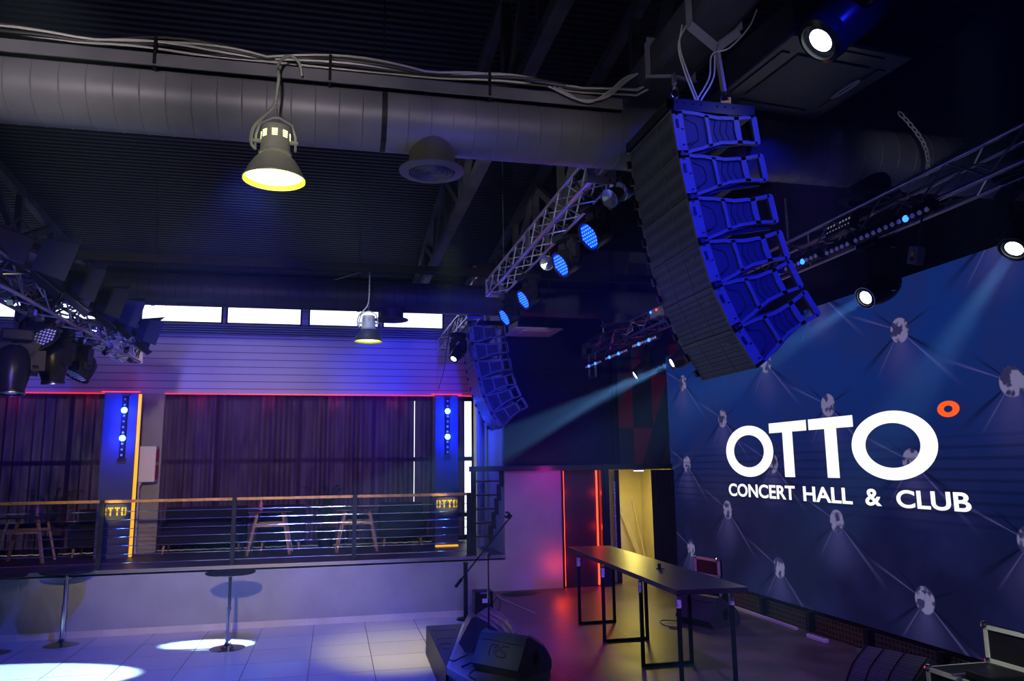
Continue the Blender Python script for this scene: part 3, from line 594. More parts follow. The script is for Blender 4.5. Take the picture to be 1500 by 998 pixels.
# cable tray and cable bundle
t = thing('cable_tray', 'long grey cable tray running along the front of the big duct', 'cable tray', (0, 5.26, 5.245))
MB().bb((-8.1, -.02, -.06), (2.10, .02, .045)).bb((-8.1, -.02, .035), (2.10, .12, .045)).bb((-8.1, -.035, -.06), (2.10, .02, -.05)).build('rail', 'duct', t)
for k in range(8): MB().bb((-7+k*1.15, -.03, -.07), (-6.98+k*1.15, .03, .15)).build('clip', 'black', t)
rnd = random.Random(3)
for i in range(11):
    pts = []; x = -8.0; oy = rnd.uniform(-.05, .08); oz = rnd.uniform(0, .06); ph = rnd.random()*6; wh = i in (2, 5, 8)
    while x < 2.3:
        ev = 1-abs(math.sin((x+.4)*PI/1.15))*0.0
        s1 = abs(math.sin((x+.52)*PI/1.15))
        pts.append((x, 5.29+oy*(.4+.6*s1)+.012*math.sin(x*5+ph), 5.325+oz*(.4+.8*s1)+.022*math.sin(x*1.7+ph)*s1)); x += .11
    pts.append((2.5, 5.25, 5.5+oz))
    lb = ['white cable in the bundle along the tray above the big duct', 'black cable in the bundle along the tray above the big duct'][0 if wh else 1]
    tag(MB().tube(pts, .012 if not wh else .009, 6).build('cable', 'cable_white' if wh else 'cable', None, 60), lb, 'cable', 'white cables on the tray' if wh else 'black cables on the tray')
for i in range(3):
    pts = [(1.50+.04*i, 5.20, 5.30), (1.72+.03*i, 5.18, 5.21-.01*i), (1.93, 5.16, 5.23+.015*i), (2.10, 5.18, 5.38+.02*i), (2.22, 5.2, 5.48)]
    tag(MB().tube(crv(pts), .007, 6).build('cable', 'cable_white', None, 60), 'loose white cable drooping between the tray and the near speaker array', 'cable', 'loose white cables drooping by the speaker array')

# hall pendant lamps
def pendant(x, y, z, top, label, lit):
    t = thing('pendant_lamp', label, 'lamp', (x, y, z)); LS = 'lampshade' if lit else M['lampshade_dark']
    MB().lathe([(.195, 0), (.197, .012), (.186, .02), (.165, .075), (.13, .13), (.10, .16), (.092, .175)], (0, 0, 0), seg=40).build('shade', LS, t, 50)
    MB().lathe([(.192, .004), (.182, .02), (.160, .075), (.126, .125), (.09, .16)], (0, 0, 0), seg=40).build('reflector', 'shade_inner', t, 50)
    MB().lathe([(.001, .028), (.176, .028)], (0, 0, 0), seg=40).build('glass', 'yellow_glow' if lit else M['yellow_dim'], t)
    MB().lathe([(.099, .165), (.105, .18), (.094, .19), (.088, .34), (.082, .36), (.001, .365)], (0, 0, 0), seg=28).build('housing', 'lampshade', t, 40)
    for a in range(8):
        vn = MB()
        for k in range(4):
            an = -PI/2 + (a-4)*PI/4; vn.box((.0885*math.cos(an), .0885*math.sin(an), .275+k*.013), (.005, .032, .004), Euler((0, 0, an)).to_matrix())
        vn.build('vent', 'yellow_glow' if lit else 'black', t)
    MB().tube([(-.125, 0, .20), (-.125, 0, .30), (-.10, 0, .38), (-.02, 0, .425), (.02, 0, .425), (.10, 0, .38), (.125, 0, .30), (.125, 0, .20)], .008, 8).cyl((-.14, 0, .26), (-.09, 0, .26), .014, seg=8).cyl((.14, 0, .26), (.09, 0, .26), .014, seg=8).build('bracket', 'lampshade', t, 40)
    H = top-z; n = max(3, int((H-.43)/.03)); ch = MB()
    for k in range(n):
        zc = .435+(H-.43)*(k+.5)/n; w_ = V((.008, 0, 0)) if k % 2 else V((0, .008, 0)); L = V((0, 0, (H-.43)/n*.62))
        ch.tube([V((0, 0, zc))+L*math.cos(q)+w_*math.sin(q) for q in [i*2*PI/8 for i in range(8)]], .0025, 4, True)
    ch.build('chain', 'alu', t)
    cp = [(-.12, .0, .20), (-.15, -.01, .24), (-.14, -.01, .34), (-.08, -.01, .42), (-.02, -.01, .5), (.0, -.012, .62), (.005, -.01, H-.05)]
    if lit: cp += [(-.01, .05, H+.04), (.01, .12, H+.13), (.04, .16, H+.18), (.08, .18, H+.19), (.12, .20, H+.16), (.14, .22, H+.08)]
    MB().tube(crv(cp), .010, 8).build('power_cord', 'lampshade', t, 60)
    MB().tube([(0, 0, H), (0, .12, H+.04), (0, .30 if lit else .16, H+.04)], .009, 6).build('hanger_hook', 'dark_steel', t)
    return t
M['lampshade_dark'] = mat('lampshade_enamel_unlit', (0.03, 0.035, 0.04), 0.3)  # shaded copy of the lampshade enamel, darkness put into the colour
M['yellow_dim'] = mat('lamp_glass_yellow_far', (1, 1, 0.4), 0.3, emit=(1.0, 0.95, 0.25), es=3.0)
pendant(-0.416, 4.95, 4.33, 5.10, 'lit yellow-green hall lamp hanging in front of the big duct', True)
point('pendant_light', (-0.416, 4.95, 4.31), 26, (1.0, 0.95, 0.12), 0.15)
point('pendant_inner_light', (-0.416, 4.95, 4.44), 5, (0.8, 1.0, 0.05), 0.03)
pendant(0.42, 10.6, 4.20, 5.18, 'smaller-looking dark hall lamp hanging in front of the high windows', False)
tag(MB().tube([(-3.5, 15.1, 5.86), (-1.0, 15.1, 5.80), (.42, 10.75, 5.25), (.42, 10.6, 4.9)], .008, 6).build('cable', 'cable'), 'thin black cable leading down to the lamp before the high windows', 'cable')
bm_ = MB().bb((-8.1, 10.85, 5.30), (6.4, 10.92, 5.37)).bb((-8.1, 10.72, 5.22), (6.4, 10.78, 5.27)); tag(bm_.build('support_rail', 'black'), 'long black support rail above the dark duct near the windows', 'rail')

# roof trusses
def roof_truss(x, label, ya=-3.0, yb=15.9):
    t = thing('roof_truss', label, 'truss', (x, 0, 0)); top = lambda y: 8.05-(y+3.4)*0.0901-.06
    MB().beam((0, ya, 5.86), (0, yb, 5.86), .12, .12).build('bottom_chord', 'truss_steel', t); MB().beam((0, ya, top(ya)), (0, yb, top(yb)), .12, .12).build('top_chord', 'truss_steel', t)
    y = ya+.4; k = 0; wb = MB()
    while y < yb-1.2:
        wb.beam((0, y, 5.86), (0, y, top(y)), .09, .09); a, b = ((y, 5.86), (y+1.35, top(y+1.35))) if k % 2 else ((y, top(y)), (y+1.35, 5.86))
        wb.beam((0, a[0], a[1]), (0, b[0], b[1]), .08, .10); y += 1.35; k += 1
    wb.build('web_bars', 'truss_steel', t)
roof_truss(-4.6, 'dark steel roof truss at the left behind the big duct'); roof_truss(1.55, 'dark steel roof truss over the middle of the hall'); roof_truss(2.9, 'dark steel roof truss above the near speaker array')

# cassette air conditioners
def cassette(c, sz, rz, m, label, chrome=False, gm='mesh_panel'):
    t = thing('cassette_air_conditioner', label, 'air conditioner', c, (0, 0, rz)); a = sz/2
    MB().bb((-a, -a, 0), (a, a, .03), .02).build('panel', m, t); MB().bb((-a*.86, -a*.86, .03), (a*.86, a*.86, .30)).build('body', 'duct_dark', t)
    MB().bb((-a*.6, -a*.6, -.012), (a*.6, a*.6, 0)).build('intake_grille', gm, t)
    sl = MB()
    for sx, sy in ((1, 0), (-1, 0), (0, 1), (0, -1)): sl.box((sx*a*.8, sy*a*.8, -.004), (a*(1.2 if sy else .12), a*(1.2 if sx else .12), .01))
    sl.build('outlet_flap', m, t)
    if chrome: 
        MB().ring([(a*.70+.05*math.cos(q)*.55, .15*math.sin(q), -.014) for q in [i*PI/12 for i in range(24)]], [(a*.70+.05*math.cos(q)*.25, .10*math.sin(q), -.014) for q in [i*PI/12 for i in range(24)]], (0, 0, .012)).build('emblem', 'white', t)
    MB().bb((-.02, -.02, .3), (.02, .02, 7.2-c[2]-.35)).build('hanger', 'dark_steel', t)
M['cass'] = mat('cassette_dark_plastic', (0.012, 0.015, 0.028), 0.35); M['cassw'] = mat('cassette_white_plastic', (0.5, 0.45, 0.5), 0.4)
cassette((3.24, 4.58, 5.2), 1.0, 0.1, 'cass', 'large dark cassette air conditioner behind the near speaker array', True, 'grille')
cassette((3.36, 12.95, 4.80), 0.85, 0.0, 'cassw', 'pale pink cassette air conditioner behind the far speaker array', False, 'cassw')

# ------------------------------------------------------------------ lighting trusses
def box_truss(name, label, p, L, w=0.22, m='alu', step=None, cat='truss', rail=.016, zig=.008):
    t = thing(name, label, cat, p); a = w/2; step = step or w
    ch = MB()
    for sx in (-a, a):
        for sz in (-a, a): ch.cyl((sx, 0, sz), (sx, L, sz), rail, seg=10)
    ch.build('chord_tubes', m, t, 40)
    br = MB(); n = int(L/step)
    for i in range(n):
        y0, y1 = i*L/n, (i+1)*L/n; s1, s2 = (-a, a) if i % 2 else (a, -a)
        br.cyl((-a, y0, s1), (-a, y1, s2), zig, seg=6).cyl((a, y0, s1), (a, y1, s2), zig, seg=6).cyl((s1, y0, -a), (s2, y1, -a), zig, seg=6).cyl((s1, y0, a), (s2, y1, a), zig, seg=6)
        pass
    br.build('bracing', m, t, 40)
    for y in (0, L): MB().ring([(-a-.02, y-.004, -a-.02), (a+.02, y-.004, -a-.02), (a+.02, y-.004, a+.02), (-a-.02, y-.004, a+.02)], [(-a*.5, y-.004, -a*.5), (a*.5, y-.004, -a*.5), (a*.5, y-.004, a*.5), (-a*.5, y-.004, a*.5)], (0, .008, 0)).build('end_plate', m, t)
    return t
M['alu_dim'] = mat('aluminium_in_dark', (0.35, 0.35, 0.4), 0.3, 1.0)  # darker copy of the aluminium, dim light put into the colour
t1 = box_truss('lighting_truss', 'bright aluminium box truss carrying four lit blue spotlights', (2.15, 5.9, 4.97), 4.5)
MB().bb((-.12, 2.05, -.12), (-.105, 2.22, .12)).bb((.105, 2.05, -.12), (.12, 2.22, .12)).build('joint_plate', 'alu', t1)
t2 = box_truss('lighting_truss', 'short bright aluminium truss end by the far speaker array', (2.15, 12.0, 4.97), 3.6)
t3 = box_truss('lighting_truss', 'long dark truss above the screen carrying light bars and beam lights', (4.5, 3.2, 4.56), 10.1, 0.24, 'alu_dim', 0.34, rail=.02, zig=.009)
t4 = box_truss('lighting_truss', 'truss at the left crowded with barn-door lamps and moving heads', (-2.60, 3.5, 4.02), 7.3, 0.24, 'alu', 0.3)
for y, lb in ((6.5, 'nearer'), (9.8, 'farther')): tag(MB().cyl((2.15, y, 5.08), (2.15, y, 7.09-(y-6.5)*.09), .006, seg=6).build('hoist_wire', 'cable'), lb+' thin black wire rope holding the bright middle truss', 'wire')

M['link'] = mat('galvanised_link', (.75, .75, .72), .35, .3)
def chain(p, q, sag, label, link=.05, m='link'):
    p, q = V(p), V(q); n = max(4, int((q-p).length/(link*.72))); c = MB(); pts = []
    for i in range(n+1):
        u = i/n; pts.append(p.lerp(q, u)+V((sag*math.sin(u*PI), 0, 0)))
    for i in range(n):
        a, b = pts[i], pts[i+1]; d = (b-a); mid = (a+b)/2; L = d.length*.68; d.normalize(); side = d.cross(V((0, 1, 0)) if i % 2 else V((1, 0, 0))).normalized()
        c.tube([mid+d*L*math.cos(k*PI/5)+side*link*.26*math.sin(k*PI/5) for k in range(10)], link*.085, 5, True)
    tag(c.build('chain', m), label, 'chain')
chain((4.5, 12.55, 5.2), (4.5, 12.5, 4.66), 0, 'steel chain at the far end of the screen truss, left of two'); chain((4.5, 11.85, 5.2), (4.5, 11.85, 4.66), 0, 'steel chain at the far end of the screen truss, right of two')
chain((4.36, 4.99, 5.26), (4.42, 4.83, 4.68), .10, 'curved steel chain dropping to the near part of the screen truss', .062)
chain((4.5, 6.85, 5.2), (4.5, 6.85, 4.66), 0, 'steel chain just right of the near speaker array', .045)

# ------------------------------------------------------------------ moving heads
def aim(d):
    return V(d).normalized().to_track_quat('Z', 'Y').to_matrix().to_4x4()
def moving_head(p, d, label, style='beam', s=1.0, up=0.30, lit=True, group=None, name='moving_head_light', bm_='black_gloss', hook=None):
    """p = centre of the head, d = the way it shines"""
    t = thing(name, label, 'stage light', p, group=group); d = V(d).normalized(); pan = math.atan2(d.y, d.x); side = V((-math.sin(pan), math.cos(pan), 0)); R = aim(d)
    if style == 'beam': prof = [(.001, -.20), (.06, -.195), (.10, -.16), (.122, -.08), (.125, 0), (.118, .08), (.10, .14), (.092, .175), (.098, .18), (.098, .20), (.078, .205), (.074, .19)]; lr, lz = .058, .192
    elif style == 'big': prof = [(.001, -.30), (.07, -.29), (.115, -.22), (.13, -.10), (.128, 0), (.115, .10), (.100, .15), (.108, .155), (.112, .17), (.108, .215), (.085, .225), (.08, .205)]; lr, lz = .055, .207
    else: prof = [(.001, -.13), (.09, -.125), (.125, -.08), (.135, 0), (.135, .085), (.142, .09), (.142, .11), (.128, .112), (.125, .095)]; lr, lz = .122, .096
    prof = [(a*s, b*s) for a, b in prof]
    hd = MB().lathe(prof, (0, 0, 0), seg=32).build('head', bm_, t, 35, R)
    if style == 'wash':
        MB().lathe([(.001, lz*s), (lr*s, lz*s)], (0, 0, 0), seg=28).build('lens_plate', M['lensplate'] if lit else 'black', hd, None, R)
        ds = MB()
        for i in range(-3, 4):
            for j in range(-3, 4):
                x_, y_ = (i+.5*(j % 2))*.036*s, j*.031*s
                if math.hypot(x_, y_) < .112*s: ds.lathe([(.0125*s, lz*s+.001), (.008*s, lz*s+.006), (.001, lz*s+.008)], (x_, y_, 0), seg=8)
        ds.build('led_array', 'glow_ledpar' if lit else 'dim_led', hd, 60, R)
    else: MB().lathe([(.001, lz*s+.008), (lr*s*.7, lz*s+.006), (lr*s, lz*s)], (0, 0, 0), seg=24).build('lens', 'glow_white' if lit else 'dim_led', hd, 60, R)
    MB().lathe([(.101*s, .2*s), (.101*s, .206*s), (.094*s, .206*s)], (0, 0, 0), seg=28).build('front_ring', 'alu_dim', hd, None, R) if style != 'wash' else None
    yk = MB(); w_ = .155*s; hb = up*s
    for sg in (-1, 1):
        a = side*sg*w_; yk.beam(a, a+V((0, 0, hb*.75)), .05*s, .13*s, up=side); yk.cyl(a*.82, a*1.12, .05*s, seg=16); yk.beam(a+V((0, 0, hb*.72)), side*sg*.03*s+V((0, 0, hb)), .05*s, .12*s, up=side)
    yk.build('yoke', bm_, t, 30)
    rz = Matrix.Rotation(pan, 3, 'Z')
    MB().box((0, 0, hb+.05*s), (.26*s, .22*s, .09*s), rz, .012).build('base', bm_, t)
    cm = MB().beam((0, 0, hb+.09*s), (0, 0, hb+.20*s), .03*s)
    if hook: cm.beam((0, 0, hb+.17*s), V(hook)-V(p), .03*s)
    cm.build('clamp', 'black_metal', t)
    return t
M['lensplate'] = mat('blue_lens_plate', (0.01, 0.02, 0.3), 0.3, emit=(0.0, 0.02, 1.0), es=1.2)
M['glow_ledpar'] = mat('led_lens_blue', (0, 0, 0.2), 0.3, emit=(0.012, 0.09, 1.0), es=5)
pl = [(2.33, 6.56, 4.63), (2.33, 7.49, 4.60), (2.33, 9.15, 4.585), (2.33, 10.25, 4.57)]
dn = (-0.85, -0.15, -0.50)
for p, lb in zip(pl, ('largest lit blue LED spotlight nearest the speaker array', 'second lit blue LED spotlight down the bright truss', 'third lit blue LED spotlight, in front of the dark duct', 'farthest lit blue LED spotlight at the end of the bright truss')):
    moving_head(p, dn, lb, 'wash', 1.0 if p[1] < 9 else .95, .20, group='lit blue spotlights under the bright truss', hook=(2.20, p[1]-.01, 4.90))
    q = V(p)+V(dn).normalized()*.14; point('led_glow', q, 1.5, (0.02, 0.05, 1.0), .1)
def par_can(p, d, label, par=None, hook=(2.22, 4.89)):
    t = thing('par_can', label, 'stage light', p); R = aim(d)
    MB().lathe([(.035, -.14), (.05, -.13), (.07, -.06), (.085, 0), (.085, .03), (.08, .03)], (0, 0, 0), seg=24).build('can', 'alu', t, 40, R)
    MB().lathe([(.001, .0), (.08, .02)], (0, 0, 0), seg=24).build('lens', 'glass_lens', t, None, R); MB().lathe([(.088, .0), (.088, .012)], (0, 0, 0), seg=24).lathe([(.077, -.045), (.08, -.035)], (0, 0, 0), seg=24).build('rings', 'black_metal', t, None, R)
    MB().tube([(0, -.1, 0), (0, -.1, .09), (0, 0, .15), (0, .1, .09), (0, .1, 0)], .007, 6).beam((0, 0, .14), V((hook[0]-p[0], .02, hook[1]-p[2])), .012).build('bracket', 'black_metal', t)
par_can((2.22, 5.88, 4.72), (-.75, -.35, -.5), 'silver lamp can beside the near speaker array, lower of two'); par_can((2.36, 5.98, 4.82), (-.75, -.35, -.3), 'silver lamp can beside the near speaker array, upper of two'); par_can((2.30, 8.17, 4.76), (-.6, -.6, -.3), 'silver lamp can between the second and third blue spotlights')
moving_head((2.02, 12.9, 4.42), (-.55, -.4, -.75), 'moving head with two white-lit ends left of the far speaker array', 'beam', .85, .30)
spot('beam_light', (1.96, 12.83, 4.25), (-.6, 11.0, 0.6), 350, (.1, .3, 1.0), 14, .3, .04)
# the four beam lights of the screen truss and the big one near the camera
HB = [((4.52, 4.24, 3.93), (0.65, 3.8, 0.0)), ((4.52, 5.78, 3.92), (-2.95, 4.85, 0.0)), ((4.6, 10.0, 3.90), (-3.85, 11.15, 0.0)), ((4.55, 11.25, 3.87), (-1.68, 12.45, 0.0))]
HL = ['white-lit beam light at the right edge under the screen truss', 'white-lit beam light above the top edge of the screen', 'white-lit beam light just behind the lowest speaker cabinet', 'white-lit beam light farthest along the screen truss']
HE = [9000, 8000, 48000, 42000]; HA = [12, 13, 9.5, 5.4]
for (p, q), lb, e, an in zip(HB, HL, HE, HA):
    d = (V(q)-V(p)).normalized(); moving_head(V(p)-d*.19, d, lb, 'beam', 1.0, .36, group='white-lit beam lights under the screen truss')
    spot('beam_light', V(p)+d*.03, q, e, (0.42, 0.72, 1.0), an, 0.12 if an < 11 else .7, .04)
p = V((2.92, 3.85, 5.12)); q = V((-2.3, 4.4, 0.0)); d = (q-p).normalized()
moving_head(p-d*.2, d, 'big black spotlight with a white lens hanging above the near speaker array', 'big', 1.4, .30)
spot('beam_light', p+d*.05, q, 4500, (0.12, 0.35, 1.0), 14, .15, .04)

# light bars, strobe and small boxes of the screen truss
def light_bar(y0, y1, z, label, n, lit, x=4.36):
    t = thing('led_bar', label, 'stage light', (x, y0, z)); L = y1-y0
    MB().box((0, L/2, 0), (.07, L, .09), Euler((0, .5, 0)).to_matrix(), .01).build('housing', 'black', t); dm = MB()
    for k in range(n):
        y = L*(k+.5)/n; c = (-.045, y, -.03)
        if k in lit: MB().ball(c, .028, 10, (.7, 1, 1)).build('lit_lens', 'glow_blue', t)['label'] = 'lit blue lens'
        else: MB().ball(c, .021, 8, (.7, 1, 1)).build('lens', 'dim_led', t)
    [MB().beam((.02, L*u_, 0), (.12, L*u_, 4.46-z), .02).build('bracket', 'black_metal', t) for u_ in (.3, .7)]
light_bar(4.72, 5.62, 4.40, 'light bar with lit blue lenses near the right end of the screen truss', 12, (3,)); light_bar(5.0-.05+.72, 6.05+.02, 4.40, 'short light bar next along the screen truss', 5, (2,)) if False else None
light_bar(5.66, 6.02, 4.40, 'short dark light bar in the middle of the screen truss', 5, ())
light_bar(6.12, 6.95, 4.42, 'light bar with blue lenses half hidden by the near speaker array', 12, (3, 9))
light_bar(9.85, 10.75, 4.27, 'light bar with lit blue lenses behind the near speaker array', 12, (3, 8)); light_bar(10.95, 11.95, 4.25, 'light bar with lit blue lenses in the middle of the far truss end', 12, (4, 9)); light_bar(12.15, 13.0, 4.24, 'light bar with lit blue lenses at the far end of the screen truss', 10, (3, 7))
# second lit lens on the near bar
t = thing('strobe_light', 'small strobe with two rows of clear lenses on top of the screen truss', 'stage light', (4.42, 5.88, 4.60), (0, 0, 0))
MB().box((0, 0, 0), (.08, .36, .16), Euler((0, .3, 0)).to_matrix(), .01).build('housing', 'black_metal', t); q = MB()
for i in range(8):
    for j in range(2): q.ball((-.042+j*.012, -.15+.043*i, -.03+.05*j), .013, 8)
q.build('lens_row', mat('clear_lens', (.6, .6, .65), .15, emit=(.5, .5, .6), es=.25), t)
t = thing('power_box', 'small blue-lit power box with a yellow warning mark above the screen', 'box', (4.5, 5.12, 4.12), (.35, 0, 0)); t.scale = (.6, .6, .6); MB().bb((-.06, -.09, -.12), (.06, .09, .12), .01).build('body', 'side_plate', t)
MB().prism([(-.062, -.03, .0), (-.062, .03, .0), (-.062, 0, .055)], (-.003, 0, 0)).build('warning_mark', 'yellow', t); MB().bb((-.066, -.03, -.07), (-.06, .02, -.03)).build('socket', 'black', t); MB().bb((-.01, -.01, .12), (.01, .01, .62)).build('bracket', 'black_metal', t)
t = thing('power_box', 'small blue-lit controller box at the middle of the far truss end', 'box', (4.4, 9.98, 4.60)); MB().bb((-.05, -.16, -.06), (.05, .16, .07), .01).build('body', 'side_plate', t); MB().ball((-.055, .1, .03), .02, 8).build('indicator', 'glow_blue', t); MB().ball((-.055, -.1, .03), .015, 8).build('indicator', 'led_red', t)
o = MB().bb((4.36, 12.95, 4.02), (4.39, 12.98, 4.42)).bb((4.36, 12.6, 4.02), (4.39, 12.63, 4.42)).bb((4.36, 12.6, 4.0), (4.39, 12.98, 4.03)).build('hanging_bracket', 'alu'); tag(o, 'empty pink-lit metal frame hanging at the far end of the screen truss', 'bracket')
rnd = random.Random(11)
for k in range(7):
    y = 4.3+k*1.25; pts = [(4.45+rnd.uniform(-.06, .06), y+i*.14, 4.56+.10*math.sin(i*1.1+k)*(1-abs(i-3)/4)) for i in range(8)]
    tag(MB().tube(pts, .008, 5).build('cable', 'cable_white' if k % 2 else 'cable', None, 60), 'loose cable looping through the dark screen truss', 'cable', 'loose cables inside the screen truss')

# left truss: fresnels with barn doors and moving heads
def fresnel(p, d, label, m='black'):
    t = thing('barn_door_light', label, 'stage light', p, group='barn-door lamps on the left truss'); R = aim(d)
    MB().box((0, 0, -.06), (.24, .24, .30), None, .015).cyl((0, 0, .08), (0, 0, .14), .115, seg=24).build('body', m, t, None, R)
    MB().lathe([(.001, .13), (.1, .12)], (0, 0, 0), seg=24).build('lens', 'glass_lens', t, None, R)
    for sx, sy in ((1, 0), (-1, 0), (0, 1), (0, -1)):
        w_, dp = .26, .24; a = V((sx*.13, sy*.13, .14)); e = V((sx*.24, sy*.24, .14+dp)); tg = V((sy, sx, 0))
        f = MB(); q = [a-tg*w_/2, a+tg*w_/2, e+tg*w_*.62, e-tg*w_*.62]; nrm = (q[1]-q[0]).cross(q[2]-q[1]).normalized()*.004
        f.prism(q, nrm); f.build('barn_door', M['flap2' if 'light grey' in label and (sx, sy) in ((0, -1), (1, 0)) else 'flap'], t, None, R)
    MB().tube([(-.15, 0, 0), (-.15, 0, .10), (0, 0, .27), (.15, 0, .10), (.15, 0, 0)], .01, 6).build('yoke', 'black_metal', t)
M['flap'] = mat('barn_door_sheet', (0.008, 0.012, 0.022), .6, spec=0.1); M['flap2'] = mat('barn_door_sheet_grey', (0.10, 0.105, 0.11), .6, spec=0.2)
fp = [(-2.47, 6.6, 4.22), (-2.54, 7.6, 4.26), (-2.55, 8.5, 4.28), (-2.6, 9.4, 4.34), (-2.60, 10.4, 4.30)]
fl = ['first barn-door lamp from the left edge, pale flap facing', 'second barn-door lamp from the left, with a light grey flap', 'middle barn-door lamp of the left truss', 'fourth barn-door lamp down the left truss', 'last barn-door lamp at the right end of the left truss']
for p, lb in zip(fp, fl): fresnel(p, (.85, .35, -.25), lb)
for p, d, st, lb in (((-2.79, 7.6, 3.40), (.05, -.1, -1), 'beam', 'black moving head pointing down at the left edge of the picture'), ((-2.80, 8.6, 3.60), (.05, .1, -1), 'beam', 'black moving head pointing straight down in the middle of the left truss'), ((-2.80, 9.5, 3.66), (-.45, -.35, -1), 'wash', 'black moving head with a sparkling lens ring at the left truss end'), ((-2.75, 7.95, 3.82), (.5, -.2, -.6), 'wash', 'dark moving head tucked high under the left truss')):
    moving_head(p, d, lb, st, 1.1, .22, False, hook=(-2.66, p[1], 3.96))
rnd = random.Random(5)
for k in range(16):
    y = 6.2+k*.26; pts = [(-2.55+rnd.uniform(-.13, .13), y+i*.1, 4.02+rnd.uniform(-.1, .08)) for i in range(6)]
    tag(MB().tube(pts, .009, 5).build('cable', 'alu' if k % 3 == 0 else 'cable', None, 60), 'tangled cable on the left truss', 'cable', 'tangled cables on the left truss')
cl = MB()
for k in range(14):
    y = 6.4+k*.29; cl.box((-2.55+rnd.uniform(-.12, .12), y, 4.13+rnd.uniform(-.03, .05)), (.05, .07, .05), Euler((rnd.random(), rnd.random(), 0)).to_matrix())
cl.build('clamps', 'chrome', t4)['kind'] = 'stuff'; bpy.data.objects['clamps'].location = (2.60, -3.5, -4.28)

# ------------------------------------------------------------------ line arrays
FP = [(2.150, 4.844), (2.185, 4.531), (2.236, 4.236), (2.294, 3.934), (2.377, 3.638), (2.506, 3.356), (2.665, 3.103)]
def line_array(y0, label):
    t = thing('line_array', label, 'speaker array', (2.15, y0, 4.844))
    for i in range(6):
        a, b = FP[i], FP[i+1]; dv = V((b[0]-a[0], 0, b[1]-a[1])); h = dv.length; dz = dv.normalized(); dx = V((-dz.z, 0, dz.x))
        T = Matrix(((dx.x, 0, dz.x, a[0]-2.15), (0, 1, 0, 0), (dx.z, 0, dz.z, a[1]-4.844), (0, 0, 0, 1)))  # local x=back, y=width, z=down
        W = .775; g0 = .006
        # body
        bd = MB().prism([(0.012, .035, g0), (.20, .035, .012), (.46, .035, .075), (.46, .035, .225), (.20, .035, h-.012), (.012, .035, h-g0)], (0, W-.07, 0)).build('cabinet', 'cabinet', t, None, T)
        gr = MB().prism([(.0, .03, g0+.004), (.03, .01, g0+.004), (.03, .01, h-g0-.004), (0, .03, h-g0-.004)], (0, .0001, 0)) if False else MB()
        gr.bb((0, .018, g0), (.014, W-.018, h-g0)).build('grille', 'grille', bd, None, T)
        dv_ = MB()
        for f_ in (.33, .67): dv_.bb((-.003, W*f_-.003, g0), (0, W*f_+.003, h-g0))
        dv_.bb((-.003, .012, 0), (.014, W-.012, .007)).build('grille_seam', M['seam'], bd, None, T)
        if i > 2: MB().bb((-.004, .11, .07), (-.001, .125, .105)).bb((-.004, .145, .07), (-.001, .16, .105)).bb((-.004, .11, .085), (-.001, .16, .09)).build('badge', M['seam'], bd, None, T)
        for sgn, yb in ((-1, 0.0), (1, W)):
            yo = yb if sgn < 0 else yb-.03
            o = MB()
            # raised frame of the side plate
            up = [(.0, 0), (.10, .004), (.20, .022), (.32, .050), (.44, .058), (.60, .052)]; lo = [(.0, h), (.10, h-.006), (.20, h-.030), (.32, h-.058), (.44, h-.062), (.60, h-.05)]
            for (p0, p1) in list(zip(up, up[1:])): o.prism([(p0[0], yo, p0[1]+.003), (p1[0], yo, p1[1]), (p1[0], yo, p1[1]+.024), (p0[0], yo, p0[1]+.028)], (0, .03, 0))
            for (p0, p1) in list(zip(lo, lo[1:])): o.prism([(p0[0], yo, p0[1]-.026), (p1[0], yo, p1[1]-.022), (p1[0], yo, p1[1]), (p0[0], yo, p0[1]-.003)], (0, .03, 0))
            o.prism([(.0, yo, .003), (.075, yo, .01), (.075, yo, h-.01), (.0, yo, h-.003)], (0, .03, 0))
            o.prism([(.235, yo, .04), (.265, yo, .045), (.262, yo, h/2), (.265, yo, h-.05), (.235, yo, h-.045), (.240, yo, h/2)], (0, .03, 0))
            o.prism([(.455, yo, .06), (.49, yo, .06), (.49, yo, h-.06), (.455, yo, h-.06), (.445, yo, h/2)], (0, .03, 0))
            # rounded handle end
            hc = h/2; ho = [(.60+.028*math.cos(q), yo, hc+(h/2-.075)*(1 if math.sin(q) > 0 else -1)+.026*math.sin(q)) for q in [(-PI/2)+i2*PI/10 for i2 in range(11)]]
            o.prism([(.585, yo, .052)] + ho + [(.585, yo, h-.05)], (0, .03, 0))
            sp_ = o.build('side_frame', 'side_plate', bd, None, T)
            yi = yb+.018 if sgn < 0 else yb-.03
            r_ = MB().prism([(.07, yi, .01), (.24, yi, .035), (.46, yi, .065), (.46, yi, h-.065), (.24, yi, h-.035), (.07, yi, h-.01)], (0, .012, 0))
            for q in range(3): 
                xx = .30+.045*q; r_.tube([(xx+.02, yi-.002*(-sgn), .075), (xx-.005, yi, h/2), (xx+.02, yi, h-.075)], .005, 4)
            r_.tube([(.10, yi, .06), (.17, yi, .10), (.18, yi, h/2), (.17, yi, h-.10), (.10, yi, h-.06)], .006, 4)
            r_.build('recess', 'side_recess', bd, None, T)
            y2 = yb-.006 if sgn < 0 else yb
            hw = MB()
            for (hx, hz) in ((.03, .035), (.05, .25), (.09, .05), (.10, .235), (.055, .14)): hw.bb((hx-.008, y2, hz-.004), (hx+.010, y2+.006, hz+.005))
            hw.build('pins', 'chrome', bd, None, T); MB().cyl((.03, y2-.004, .0), (.03, y2+.012, .0), .018, seg=12).bb((.018, y2-.002, .07), (.035, y2+.008, .13)).build('hinge', 'black_metal', bd, None, T)
        for la, lb_ in ((.06, .12), (.2, .25)): MB().bb((-.022, .755, la), (.0, .79, lb_)).build('latch', 'black_metal', bd, None, T)
    fr = MB()
